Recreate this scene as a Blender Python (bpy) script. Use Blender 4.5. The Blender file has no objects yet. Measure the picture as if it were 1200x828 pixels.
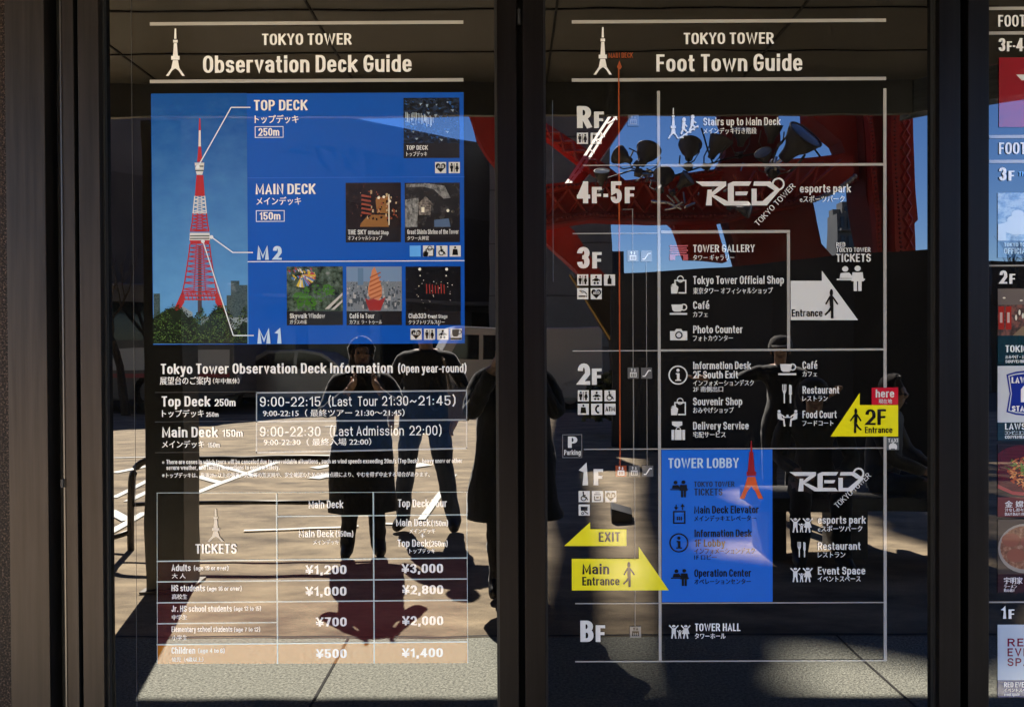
import bpy, bmesh, math, random
from mathutils import Vector, Matrix, noise
random.seed(7)
S = bpy.context.scene
COL = S.collection
# ------------------------------------------------------------------ camera, sky, sun, exposure
F, D, CH = 900.0, 2.1, 1.5                 # focal length in photo pixels, camera to glass, eye height
YAW, PITCH, ROLL = 0.00231824, 0.00817259, -0.0046657
fw = Vector((-math.sin(YAW)*math.cos(PITCH), math.cos(YAW)*math.cos(PITCH), -math.sin(PITCH)))
rt0 = Vector((math.cos(YAW), math.sin(YAW), 0)); up0 = rt0.cross(fw)
RT = rt0*math.cos(ROLL)+up0*math.sin(ROLL); UP = up0*math.cos(ROLL)-rt0*math.sin(ROLL)
cd = bpy.data.cameras.new('camera'); cam = bpy.data.objects.new('camera', cd); COL.objects.link(cam)
cd.sensor_width = 36; cd.lens = 36*F/1200; cd.clip_start = 0.02; cd.clip_end = 2000
CAM = Vector((0, -D, CH))
cam.matrix_world = Matrix(((RT.x, UP.x, -fw.x, 0), (RT.y, UP.y, -fw.y, -D), (RT.z, UP.z, -fw.z, CH), (0, 0, 0, 1)))
S.camera = cam
SUN_AZ, SUN_EL = math.radians(194), math.radians(45)
world = bpy.data.worlds.new('World'); S.world = world; world.use_nodes = True
wn, wl = world.node_tree.nodes, world.node_tree.links
sky = wn.new('ShaderNodeTexSky'); sky.sky_type = 'NISHITA'; sky.sun_disc = False
sky.sun_elevation = SUN_EL; sky.sun_rotation = SUN_AZ; sky.air_density = 1.0; sky.dust_density = 0.0; sky.ozone_density = 4.0; sky.altitude = 1500
hs_ = wn.new('ShaderNodeHueSaturation'); hs_.inputs['Saturation'].default_value = 1.2; hs_.inputs['Hue'].default_value = .512; wl.new(sky.outputs[0], hs_.inputs['Color']); wl.new(hs_.outputs[0], wn['Background'].inputs[0]); wn['Background'].inputs[1].default_value = 0.05
sd = bpy.data.lights.new('sun', 'SUN'); sd.energy = 5.0; sd.angle = math.radians(0.5); sd.color = (1, .93, .82)
sun = bpy.data.objects.new('sun', sd); COL.objects.link(sun)
SDIR = Vector((math.sin(SUN_AZ)*math.cos(SUN_EL), math.cos(SUN_AZ)*math.cos(SUN_EL), math.sin(SUN_EL)))  # towards the sun
sun.rotation_euler = SDIR.to_track_quat('Z', 'Y').to_euler(); sun.location = (0, -10, 30)
S.view_settings.view_transform = 'Standard'; S.view_settings.look = 'None'
S.view_settings.exposure = 3.75; S.view_settings.gamma = 1; S.view_settings.use_curve_mapping = False
S.render.engine = 'CYCLES'
S.cycles.max_bounces = 8; S.cycles.caustics_reflective = False; S.cycles.caustics_refractive = False

# ------------------------------------------------------------------ survey of the photograph: photo pixel -> place
def ray(px, py): return fw*F + RT*(px-600) - UP*(py-414)
def on_wall(px, py):
    d = ray(px, py); return d.x/d.y*D, CH+d.z/d.y*D
def wx(px): return on_wall(px, 414)[0]
def far(px, py, z):          # point seen mirrored in the glass, z metres in front of it
    d = ray(px, py); t = (D+z)/d.y; return Vector((d.x*t, -z, CH+d.z*t))
def ground(px, py, h=0.0):   # mirrored ground point
    d = ray(px, py); t = (h-CH)/d.z; return Vector((d.x*t, D-d.y*t, h))
PXM = D/F
def W(px, py, L=0):          # point of a print on the glass, L = layer of film
    x, z = on_wall(px, py); return Vector((x, -0.001-0.0005*L, z))

# ------------------------------------------------------------------ materials
MATS = {}
def pmat(name, col, rough=.5, ior=1.5, metal=0, spec=.5, emit=None):
    if name in MATS: return MATS[name]
    m = bpy.data.materials.new(name); m.use_nodes = True
    b = m.node_tree.nodes['Principled BSDF']
    b.inputs['Base Color'].default_value = (*col, 1); b.inputs['Roughness'].default_value = rough
    b.inputs['IOR'].default_value = ior; b.inputs['Metallic'].default_value = metal
    b.inputs['Specular IOR Level'].default_value = spec
    MATS[name] = m; return m
GL = dict(rough=.0, ior=1.82)
def film(name, col):
    if name in MATS: return MATS[name]
    m = pmat(name, col, **GL); ripple(m); return m
def ripple(m):               # float glass is never quite flat: one gentle wave through glass and film alike
    n, l, b = m.node_tree.nodes, m.node_tree.links, m.node_tree.nodes['Principled BSDF']
    g = n.new('ShaderNodeNewGeometry'); t = n.new('ShaderNodeTexNoise'); t.inputs['Scale'].default_value = 3.2; t.inputs['Detail'].default_value = 1.5
    l.new(g.outputs['Position'], t.inputs['Vector']); bp = n.new('ShaderNodeBump'); bp.inputs['Strength'].default_value = 1; bp.inputs['Distance'].default_value = .0005
    l.new(t.outputs[0], bp.inputs['Height']); l.new(bp.outputs[0], b.inputs['Normal'])
def nodes(m): return m.node_tree.nodes, m.node_tree.links, m.node_tree.nodes['Principled BSDF']
def noisy(name, c1, c2, scale=5, rough=.6, detail=6, stretch=(1, 1, 1), lo=.35, hi=.65, bump=0, bscale=None, ior=1.5, metal=0, third=None, rr=None):
    if name in MATS: return MATS[name]
    m = pmat(name, c1, rough, ior, metal); n, l, b = nodes(m)
    tc = n.new('ShaderNodeTexCoord'); mp = n.new('ShaderNodeMapping'); mp.inputs['Scale'].default_value = stretch
    l.new(tc.outputs['Object'], mp.inputs[0])
    t = n.new('ShaderNodeTexNoise'); t.inputs['Scale'].default_value = scale; t.inputs['Detail'].default_value = detail; t.inputs['Roughness'].default_value = .65
    l.new(mp.outputs[0], t.inputs['Vector'])
    r = n.new('ShaderNodeValToRGB'); e = r.color_ramp.elements
    e[0].position = lo; e[0].color = (*c1, 1); e[1].position = hi; e[1].color = (*c2, 1)
    if third:
        q = e.new(third[0]); q.color = (*third[1], 1)
    l.new(t.outputs[0], r.inputs[0]); l.new(r.outputs[0], b.inputs['Base Color'])
    if rr:
        mr = n.new('ShaderNodeMapRange'); mr.inputs[3].default_value = rr[0]; mr.inputs[4].default_value = rr[1]
        l.new(t.outputs[0], mr.inputs[0]); l.new(mr.outputs[0], b.inputs['Roughness'])
    if bump:
        t2 = n.new('ShaderNodeTexNoise'); t2.inputs['Scale'].default_value = bscale or scale; t2.inputs['Detail'].default_value = 4
        l.new(mp.outputs[0], t2.inputs['Vector'])
        bp = n.new('ShaderNodeBump'); bp.inputs['Strength'].default_value = bump; bp.inputs['Distance'].default_value = .01
        l.new(t2.outputs[0], bp.inputs['Height']); l.new(bp.outputs[0], b.inputs['Normal'])
    return m

# ------------------------------------------------------------------ mesh building
class MB:
    def __init__(s): s.v, s.f, s.k = [], [], 0
    def poly(s, pts):
        i = len(s.v); s.v += [Vector(p) for p in pts]; s.f.append(list(range(i, i+len(pts)))); return s
    def mesh(s, vs, fs):
        i = len(s.v); s.v += [Vector(p) for p in vs]; s.f += [[a+i for a in f] for f in fs]; return s
    def box(s, x0, y0, z0, x1, y1, z1):
        v = [(x, y, z) for x in (x0, x1) for y in (y0, y1) for z in (z0, z1)]
        return s.mesh(v, [(0, 1, 3, 2), (4, 6, 7, 5), (0, 4, 5, 1), (2, 3, 7, 6), (0, 2, 6, 4), (1, 5, 7, 3)])
    def prism(s, pts, off):  # polygon extruded along off
        n = len(pts); off = Vector(off); v = [Vector(p) for p in pts]+[Vector(p)+off for p in pts]
        return s.mesh(v, [list(range(n))[::-1], list(range(n, 2*n))]+[(i, (i+1) % n, n+(i+1) % n, n+i) for i in range(n)])
    def tube(s, pts, r, n=8, r2=None, cap=True):
        pts = [Vector(p) for p in pts]; m = len(pts); vs = []
        for i, p in enumerate(pts):
            t = (pts[min(i+1, m-1)]-pts[max(i-1, 0)]).normalized()
            a = t.cross(Vector((0, 0, 1)) if abs(t.z) < .9 else Vector((1, 0, 0))).normalized(); b = t.cross(a)
            rr = r if r2 is None else r+(r2-r)*i/(m-1)
            vs += [p+(a*math.cos(2*math.pi*k/n)+b*math.sin(2*math.pi*k/n))*rr for k in range(n)]
        fs = [(i*n+k, i*n+(k+1) % n, (i+1)*n+(k+1) % n, (i+1)*n+k) for i in range(m-1) for k in range(n)]
        if cap: fs += [list(range(n))[::-1], list(range((m-1)*n, m*n))]
        return s.mesh(vs, fs)
    def lathe(s, prof, c=(0, 0, 0), n=24, M=None, sx=1, sy=1):
        c = Vector(c); m = len(prof)
        vs = [Vector((r*sx*math.cos(2*math.pi*k/n), r*sy*math.sin(2*math.pi*k/n), z)) for r, z in prof for k in range(n)]
        if M: vs = [M @ p for p in vs]
        vs = [p+c for p in vs]
        return s.mesh(vs, [(i*n+k, i*n+(k+1) % n, (i+1)*n+(k+1) % n, (i+1)*n+k) for i in range(m-1) for k in range(n)])
    def ball(s, c, r, n=10, sc=(1, 1, 1)):
        prof = [(r*math.sin(math.pi*i/n)+1e-5, -r*math.cos(math.pi*i/n)) for i in range(n+1)]
        return s.lathe(prof, c, 2*n, Matrix.Diagonal((*sc,)))
    # prints, in photo pixels
    def rect(s, x0, y0, x1, y1, L=1):
        a, b, c, d = W(x0, y0, L), W(x1, y0, L), W(x1, y1, L), W(x0, y1, L)
        xa, xb, za, zb = (a.x+d.x)/2, (b.x+c.x)/2, (a.z+b.z)/2, (c.z+d.z)/2; y = a.y
        return s.poly([(xa, y, za), (xb, y, za), (xb, y, zb), (xa, y, zb)])
    def wpoly(s, pts, L=1): return s.poly([W(x, y, L) for x, y in pts])
    def frame(s, x0, y0, x1, y1, t, L=1):
        for k, q in enumerate(((x0, y0, x1, y0+t), (x0, y1-t, x1, y1), (x0, y0+t, x0+t, y1-t), (x1-t, y0+t, x1, y1-t))): s.rect(*q, L)
        return s
    def disc(s, x, y, r, L=1, n=16, ry=None):
        ry = ry or r; return s.wpoly([(x+r*math.cos(2*math.pi*k/n), y+ry*math.sin(2*math.pi*k/n)) for k in range(n)], L)
    def ring(s, x, y, r, t, L=1, n=24):
        o = [W(x+r*math.cos(2*math.pi*k/n), y+r*math.sin(2*math.pi*k/n), L) for k in range(n)]
        i = [W(x+(r-t)*math.cos(2*math.pi*k/n), y+(r-t)*math.sin(2*math.pi*k/n), L) for k in range(n)]
        return s.mesh(o+i, [(k, (k+1) % n, n+(k+1) % n, n+k) for k in range(n)])
    def line(s, x0, y0, x1, y1, t, L=1):
        dx, dy = x1-x0, y1-y0; q = math.hypot(dx, dy); nx, ny = -dy/q*t/2, dx/q*t/2
        return s.wpoly([(x0+nx, y0+ny), (x1+nx, y1+ny), (x1-nx, y1-ny), (x0-nx, y0-ny)], L)
    def build(s, name, mat, parent=None, smooth=False):
        o = parent; base = Vector((0, 0, 0))
        while o is not None:
            if o.parent is None: base = Vector(o.location)
            o = o.parent
        me = bpy.data.meshes.new(name)
        me.from_pydata([tuple(p-base) for p in s.v], [], s.f); me.materials.append(mat)
        if smooth:
            for p in me.polygons: p.use_smooth = True
        me.update()
        ob = bpy.data.objects.new(name, me); COL.objects.link(ob)
        if parent: ob.parent = parent
        return ob
def tag(o, label, cat, group=None):
    o['label'] = label; o['category'] = cat
    if group: o['group'] = group
    return o
def thing(name, label, cat, loc=(0, 0, 0), group=None):
    o = bpy.data.objects.new(name, None); COL.objects.link(o); o.location = loc; o.empty_display_size = .05
    return tag(o, label, cat, group)
def kind(o, k='structure'): o['kind'] = k; return o
def bevel(o, w, seg=2):
    bm = bmesh.new(); bm.from_mesh(o.data)
    bmesh.ops.remove_doubles(bm, verts=bm.verts, dist=1e-5)
    bmesh.ops.bevel(bm, geom=[e for e in bm.edges if len(e.link_faces) == 2 and e.calc_face_angle(0) > .5], offset=w, segments=seg, affect='EDGES', profile=.7)
    bm.to_mesh(o.data); bm.free(); return o

# ------------------------------------------------------------------ lettering: a condensed stroke alphabet, and CJK from the built-in font
G = {
'A': (.56, '0 0,.5 1,1 0;.2 .27,.8 .27'), 'B': (.52, '0 0,0 1;0 1,.93 1*,.93 .53*,0 .53;0 0,1 0*,1 .53*,.1 .53'), 'C': (.5, '1 .68,1 1*,0 1*,0 0*,1 0*,1 .3'),
'D': (.52, '0 0,0 1;0 1,1 1*,1 0*,0 0'), 'E': (.44, '1 1,0 1,0 0,1 0;0 .53,.85 .53'), 'F': (.42, '1 1,0 1,0 0;0 .5,.85 .5'),
'G': (.52, '1 .72,1 1*,0 1*,0 0*,1 0*,1 .46,.55 .46'), 'H': (.52, '0 0,0 1;1 0,1 1;0 .52,1 .52'), 'I': (.2, '.5 0,.5 1'), 'J': (.42, '1 1,1 0*,0 0*,0 .3'),
'K': (.54, '0 0,0 1;1 1,.05 .42;.35 .6,1 0'), 'L': (.42, '0 1,0 0,1 0'), 'M': (.68, '0 0,0 1,.5 .15,1 1,1 0'), 'N': (.54, '0 0,0 1,1 0,1 1'),
'O': (.53, '0 0*,0 1*,1 1*,1 0*z'), 'P': (.5, '0 0,0 1;0 1,1 1*,1 .45*,0 .45'), 'Q': (.53, '0 0*,0 1*,1 1*,1 0*z;.55 .25,1 -.05'),
'R': (.53, '0 0,0 1;0 1,.95 1*,.95 .48*,0 .48;.5 .48,1 0'), 'S': (.5, '1 .72,1 1*,0 1*,0 .52*,1 .52*,1 0*,0 0*,0 .28'), 'T': (.46, '0 1,1 1;.5 0,.5 1'),
'U': (.52, '0 1,0 0*,1 0*,1 1'), 'V': (.54, '0 1,.5 0,1 1'), 'W': (.82, '0 1,.25 0,.5 .95,.75 0,1 1'), 'X': (.54, '0 1,1 0;0 0,1 1'),
'Y': (.52, '0 1,.5 .45,1 1;.5 .45,.5 0'), 'Z': (.48, '0 1,1 1,0 0,1 0'),
'0': (.5, '0 0*,0 1*,1 1*,1 0*z'), '1': (.34, '.9 0,.9 1,.1 .78'), '2': (.5, '0 .68,0 1*,1 1*,1 .52,0 0,1 0'),
'3': (.5, '0 .75,0 1*,1 1*,1 .53*,.35 .53;.35 .53,1 .53*,1 0*,0 0*,0 .26'), '4': (.54, '.75 0,.75 1;.7 .98,.06 .3;0 .26,1 .26'), '5': (.5, '.95 1,.05 1,.05 .5,.5 .6,1 .6*,1 0*,0 0*,0 .26'),
'6': (.5, '1 .76,1 1*,0 1*,0 0*,1 0*,1 .3;0 .56,1 .56*,1 .28'), '7': (.48, '0 1,1 1,.35 0'), '8': (.5, '0 .53*,0 1*,1 1*,1 .53*z;0 0*,0 .53*,1 .53*,1 0*z'),
'9': (.5, '0 .24,0 0*,1 0*,1 1*,0 1*,0 .7;1 .44,0 .44*,0 .72'), '-': (.34, '0 .4,1 .4'), '+': (.5, '0 .45,1 .45;.5 .1,.5 .8'), '=': (.5, '0 .3,1 .3;0 .6,1 .6'),
'(': (.3, '.9 1.12,.2 .8,.2 .2,.9 -.12'), ')': (.3, '.1 1.12,.8 .8,.8 .2,.1 -.12'), '/': (.4, '0 -.05,1 1.05'), '¥': (.56, '0 1,.5 .45,1 1;.5 .45,.5 0;0 .42,1 .42;0 .2,1 .2'),
'.': (.2, '.5 0,.5 .06'), ',': (.22, '.5 .06,.5 0,.2 -.15'), ':': (.2, '.5 .08,.5 .12;.5 .58,.5 .62'), '~': (.6, '0 .38,.25 .55,.75 .35,1 .52'), "'": (.18, '.5 .8,.5 1'), '&': (.55, '1 .4,.6 0*,0 0*,0 .5*,.7 .6,.7 1*,.2 1*,.2 .7,1 0'),
}
XH = .74
LC = {
'a': (.47, '0 .74,0 1*,1 1*,1 0;1 .58,0 .58*,0 0*,1 0*,1 .4'), 'b': (.48, '0 1.35,0 0;0 0*,0 1*,1 1*,1 0*z'), 'c': (.44, '1 .66,1 1*,0 1*,0 0*,1 0*,1 .34'),
'd': (.48, '1 1.35,1 0;0 0*,0 1*,1 1*,1 0*z'), 'e': (.47, '0 .52,1 .52;1 .5,1 1*,0 1*,0 0*,1 0*,1 .24'), 'f': (.32, '.35 0,.35 1.35*,1 1.35;0 .98,.95 .98'),
'g': (.48, '1 1,1 -.38*,0 -.38*,0 -.2;0 .05*,0 1*,1 1*,1 .05*z'), 'h': (.48, '0 0,0 1.35;0 .6,0 1*,1 1*,1 0'), 'i': (.2, '.5 0,.5 1;.5 1.27,.5 1.35'),
'j': (.24, '.7 1,.7 -.38*,0 -.38;.7 1.27,.7 1.35'), 'k': (.48, '0 0,0 1.35;1 1,.05 .42;.38 .6,1 0'), 'l': (.2, '.5 0,.5 1.35'), 'm': (.74, '0 0,0 1;0 .6,0 1*,.5 1*,.5 0;.5 .6,.5 1*,1 1*,1 0'),
'n': (.48, '0 0,0 1;0 .6,0 1*,1 1*,1 0'), 'o': (.48, '0 0*,0 1*,1 1*,1 0*z'), 'p': (.48, '0 1,0 -.38;0 0*,0 1*,1 1*,1 0*z'), 'q': (.48, '1 1,1 -.38;0 0*,0 1*,1 1*,1 0*z'),
'r': (.34, '0 0,0 1;0 .6,0 1*,1 1'), 's': (.44, '1 .75,1 1*,0 1*,0 .52*,1 .52*,1 0*,0 0*,0 .25'), 't': (.32, '.35 1.28,.35 0*,1 0;0 .98,.95 .98'), 'u': (.48, '0 1,0 0*,1 0*,1 1;1 0,1 .5'),
'v': (.46, '0 1,.5 0,1 1'), 'w': (.7, '0 1,.25 0,.5 .95,.75 0,1 1'), 'x': (.46, '0 1,1 0;0 0,1 1'), 'y': (.46, '0 1,.5 0;1 1,.38 -.38,0 -.38'), 'z': (.42, '0 1,1 1,0 0,1 0'),
'é': (.47, '0 .52,1 .52;1 .5,1 1*,0 1*,0 0*,1 0*,1 .24;.35 1.25,.75 1.5'),
}
def glyph(ch, sx, sy):
    """list of (left, right) outline ribbons of one character, cap height 1; and its width"""
    lc = ch in LC; w, spec = (LC if lc else G).get(ch, (.3, ''))
    H = XH if lc else 1.0; out = []
    for st in [q for q in spec.split(';') if q]:
        closed = st.endswith('z'); st = st.rstrip('z'); P = []
        for tk in st.split(','):
            a, b = tk.split(); r = b.endswith('*'); P.append((float(a), float(b.rstrip('*')), r))
        cw = max(w-2*sx, 0.0); n = len(P); pts = []
        X = lambda u: sx+u*cw
        Y = lambda v: sy+v*(H-2*sy) if 0 <= v <= 1 else (v*H+sy if v < 0 else H*v-sy)
        Q = [(X(a), Y(b), r) for a, b, r in P]; RV = .3*H
        for i, (x, y, r) in enumerate(Q):
            if not r: pts.append((x, y)); continue
            a, b = Q[i-1], Q[(i+1) % n]
            def tp(o):
                dx, dy = o[0]-x, o[1]-y; L = math.hypot(dx, dy)
                lim = L/2 if o[2] else L
                hor = abs(dx) > abs(dy); t = min(lim, (cw*.5 if hor else RV))
                return x+dx/L*t, y+dy/L*t
            p, q = tp(a), tp(b)
            for k in range(6):   # quarter superellipse
                th = k/5*math.pi/2; c, s_ = 1-math.sin(th)**.92, 1-math.cos(th)**.92
                pts.append((x+(p[0]-x)*c+(q[0]-x)*s_, y+(p[1]-y)*c+(q[1]-y)*s_))
        cl = [pts[0]]
        for p in pts[1:]:
            if math.hypot(p[0]-cl[-1][0], p[1]-cl[-1][1]) > 1e-4: cl.append(p)
        if closed and math.hypot(cl[0][0]-cl[-1][0], cl[0][1]-cl[-1][1]) < 1e-4: cl.pop()
        pts = cl; m = len(pts)
        if m < 2: continue
        dirs = []
        for i in range(m if closed else m-1):
            a, b = pts[i], pts[(i+1) % m]; L = math.hypot(b[0]-a[0], b[1]-a[1]); dirs.append(((b[0]-a[0])/L, (b[1]-a[1])/L))
        if not closed:   # square ends
            ext = lambda e, nb: not nb[2] or e[1] <= 0 or e[1] >= 1
            if ext(P[0], P[1]): a, d = pts[0], dirs[0]; pts[0] = (a[0]-d[0]*sx, a[1]-d[1]*sy)
            if ext(P[-1], P[-2]): a, d = pts[-1], dirs[-1]; pts[-1] = (a[0]+d[0]*sx, a[1]+d[1]*sy)
        Lf, Rt = [], []
        for i, p in enumerate(pts):
            d0 = dirs[i-1] if (closed or i > 0) else dirs[0]; d1 = dirs[i % len(dirs)] if (closed or i < m-1) else dirs[-1]
            n0, n1 = (-d0[1], d0[0]), (-d1[1], d1[0]); bx, by = n0[0]+n1[0], n0[1]+n1[1]; bl = math.hypot(bx, by) or 1
            bx, by = bx/bl, by/bl; k = min(1/max(bx*n0[0]+by*n0[1], .3), 1.9)
            ox, oy = bx*k*sx, by*k*sy
            Lf.append((p[0]+ox, p[1]+oy)); Rt.append((p[0]-ox, p[1]-oy))
        out.append((Lf, Rt, closed))
    return out, w
def lat(mb, s, x, yb, cap, w=None, al='l', L=3, sx=.084, sy=.068, gap=.09, rot=0, slant=0):
    """Latin lettering: baseline start in photo pixels, cap height, wanted width"""
    gl, cx = [], 0
    for ch in s:
        if ch == ' ': cx += .24; continue
        o, gw = glyph(ch, sx, sy); gl.append((o, cx)); cx += gw+gap
    cx -= gap; k = (w/cx if w else cap); wd = cx*k
    x0 = x-(wd/2 if al == 'c' else wd if al == 'r' else 0)
    O = W(x0, yb, L); c, sn = math.cos(rot), math.sin(rot)
    def T(p, off, z):
        a, b = (p[0]+off)*k*PXM, p[1]*cap*PXM; a += slant*b
        return Vector((O.x+a*c-b*sn, O.y-z, O.z+a*sn+b*c))
    for o, off in gl:
        for j, (A, B, closed) in enumerate(o):
            z = 3e-5*(j+1); n = len(A); vs = [T(p, off, z) for p in A]+[T(p, off, z) for p in B]
            mb.mesh(vs, [(i, (i+1) % n, n+(i+1) % n, n+i) for i in range(n if closed else n-1)])
    return wd
JC = {}
def jp(mb, s, x, yb, h, w=None, L=3, bold=.018, al='l'):
    """Japanese lettering from Blender's built-in font; h = character height in photo pixels"""
    if s not in JC:
        c = bpy.data.curves.new('lettering', 'FONT'); c.body = s; c.resolution_u = 2
        o = bpy.data.objects.new('lettering', c); COL.objects.link(o); bpy.context.view_layer.update()
        me = bpy.data.meshes.new_from_object(o.evaluated_get(bpy.context.evaluated_depsgraph_get()))
        JC[s] = ([tuple(v.co) for v in me.vertices], [tuple(p.vertices) for p in me.polygons])
        bpy.data.objects.remove(o); bpy.data.curves.remove(c); bpy.data.meshes.remove(me)
    vs, fs = JC[s]; a, b = min(v[0] for v in vs), max(v[0] for v in vs); ky = h/.88
    k = w/(b-a) if w else ky*.95
    if al == 'c': x -= (b-a)*k/2
    O = W(x, yb, L)
    for dx, dz in ((-bold, 0), (bold, 3e-5)):
        mb.mesh([(O.x+((v[0]-a)*k+dx*ky)*PXM, O.y-dz, O.z+(v[1]+.02)*ky*PXM) for v in vs], fs)
def solo(fn, *a, **k):
    m = MB(); fn(m, *a, **k); return m

# ------------------------------------------------------------------ the setting: ground, paving, wall behind the doors
def sheet(name, pts, z, mat):
    return kind(MB().poly([(x, y, z) for x, y in pts]).build(name, mat))
asph = noisy('asphalt_paving', (.12, .085, .05), (.52, .40, .25), 3, .85, 14, (.6, 1.3, 1), .33, .70, .6, 130)
gnd = noisy('shaded_far_ground', (.028, .026, .025), (.05, .046, .042), .5, .9)  # dark base puts the far building's shade into the ground colour
conc = noisy('concrete_paving', (.12, .12, .10), (.50, .50, .41), 75, .8, 4, (1, 1, 1), .33, .68, .9, 110)
paint_w = noisy('road_paint', (.62, .62, .58), (.85, .85, .8), 14, .7, 6, (1, 1, 1), .3, .5)
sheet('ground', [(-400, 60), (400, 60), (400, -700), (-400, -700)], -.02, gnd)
sheet('road', [(-60, -1.87), (60, -1.87), (60, -15.5), (-60, -15.5)], -.004, asph)
sheet('pavement', [(-60, .3), (60, .3), (60, -1.862), (-60, -1.862)], 0, conc)
dark = pmat('joint_dark', (.03, .028, .025), .9)
mj = MB()
for k in range(-6, 8):
    x = -.86+2.52*k; mj.poly([(x-.006, 0, .004), (x+.006, 0, .004), (x+.006, -1.86, .004), (x-.006, -1.86, .004)])
mj.poly([(-60, -1.862, .004), (60, -1.862, .004), (60, -1.885, .004), (-60, -1.885, .004)])
kind(mj.build('pavement_joint', dark))
def gstrip(name, segs, mat, wd=.12, h=.004):
    m = MB()
    for i, (a, b, w) in enumerate(segs):
        p, q = ground(*a), ground(*b); d = (q-p); d.z = 0; d.normalize(); n = Vector((-d.y, d.x, 0))*(w or wd)/2; z = Vector((0, 0, h+.0004*i))
        m.poly([p+n+z, q+n+z, q-n+z, p-n+z])
    return kind(m.build(name, mat))
gstrip('road_marking', [((205, 588), (323, 542), .09), ((150, 586), (252, 541), .09), ((232, 539), (300, 558), .09), ((185, 546), (258, 567), .09),
    ((130, 536), (180, 535), .06), ((132, 554), (176, 546), .14), ((132, 582), (176, 562), .08), ((128, 597), (150, 609), .1), ((128, 624), (172, 600), .09),
    ((286, 622), (420, 617), .05), ((440, 615), (478, 614), .06), ((366, 548), (388, 545), .2), ((366, 561), (388, 556), .2), ((380, 500), (520, 496), .1),
    ((475, 548), (500, 544), .2), ((494, 609), (532, 556), .07)], paint_w)

# speckled stone wall to the left of the doors, plain wall over and beyond
granite = noisy('brown_granite', (.004, .003, .0025), (.13, .088, .072), 190, .5, 3, (1, 1, 1), .38, .74, third=(.52, (.014, .0096, .0082)))
granite.node_tree.nodes['Principled BSDF'].inputs['Specular IOR Level'].default_value = .12
wt = thing('stone_wall', 'speckled brown polished stone wall at the far left edge', 'wall', (wx(-300), .1, 0))
MB().box(wx(-2300), -.005, 0, wx(24.5), .3, 3.95).build('facing', granite, wt)
kind(MB().box(wx(24.6), .05, 0, wx(1900), .3, 3.95).build('door_recess_wall', pmat('recess_black', (.004, .004, .004), .9)))

# ------------------------------------------------------------------ metal frames and glass doors
def metal(name, c, rough):
    m = noisy(name, tuple(v*.7 for v in c), tuple(v*1.25 for v in c), 4, rough, 9, (14, 14, .5), .3, .7, metal=.85, rr=(rough-.08, rough+.12))
    return m
bronze = metal('bronze_metal', (.033, .0275, .0245), .42)
bronze_shaded = metal('bronze_metal_shaded', (.0105, .0088, .0088), .40)  # same bronze, darker to put the right side's shade into its colour
rubber = pmat('black_rubber', (.006, .006, .006), .6)
def bar(px0, px1, y0, y1, z0, z1): return MB().box(wx(px0), y0, z0, wx(px1), y1, z1)
jb = thing('door_jamb', 'wide dull bronze metal door jamb with a narrow channel strip, next to the stone wall', 'door frame', (wx(47), 0, 0))
bevel(bar(24.7, 69.3, -.055, .049, 0, 3.0).build('face_plate', bronze, jb), .0015)
bevel(bar(82.2, 97.8, -.035, .049, 0, 3.0).build('channel_strip', bronze, jb), .0012)
bar(69.4, 82.1, .0, .048, 0, 3.0).build('groove', rubber, jb)
bar(82.6, 84.2, -.0375, -.035, 0, 3.0).build('strip_edge', pmat('edge_metal', (.10, .095, .09), .35, metal=.9), jb)
m = MB(); c = W(81.5, 563); m.box(c.x, -.042, c.z-.011, c.x+.007, -.0355, c.z+.011); m.build('latch', rubber, jb)
def glass_mat():
    m = film('dark_glass', (.0045, .0043, .004)); n, l, b = nodes(m)   # dust, wiped smears and drip marks on the pane
    g = n.new('ShaderNodeNewGeometry'); mp = n.new('ShaderNodeMapping'); mp.inputs['Scale'].default_value = (1, 1, .45); l.new(g.outputs['Position'], mp.inputs[0])
    t = n.new('ShaderNodeTexNoise'); t.inputs['Scale'].default_value = 7; t.inputs['Detail'].default_value = 9; t.inputs['Roughness'].default_value = .72; l.new(mp.outputs[0], t.inputs[0])
    d = n.new('ShaderNodeTexNoise'); d.inputs['Scale'].default_value = 260; d.inputs['Detail'].default_value = 1; l.new(g.outputs['Position'], d.inputs[0])
    r1 = n.new('ShaderNodeMapRange'); r1.inputs[1].default_value = .5; r1.inputs[2].default_value = .8; r1.inputs[3].default_value = 0; r1.inputs[4].default_value = .007; l.new(t.outputs[0], r1.inputs[0])
    r2 = n.new('ShaderNodeMapRange'); r2.inputs[1].default_value = .72; r2.inputs[2].default_value = .8; r2.inputs[3].default_value = 0; r2.inputs[4].default_value = .03; l.new(d.outputs[0], r2.inputs[0])
    a = n.new('ShaderNodeMath'); a.operation = 'ADD'; l.new(r1.outputs[0], a.inputs[0]); l.new(r2.outputs[0], a.inputs[1])
    a2 = n.new('ShaderNodeMath'); a2.operation = 'ADD'; a2.inputs[1].default_value = .0018; l.new(a.outputs[0], a2.inputs[0])
    cb = n.new('ShaderNodeCombineColor'); [l.new(a2.outputs[0], cb.inputs[i]) for i in range(3)]; l.new(cb.outputs[0], b.inputs['Base Color']); return m
glass = glass_mat()
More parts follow.
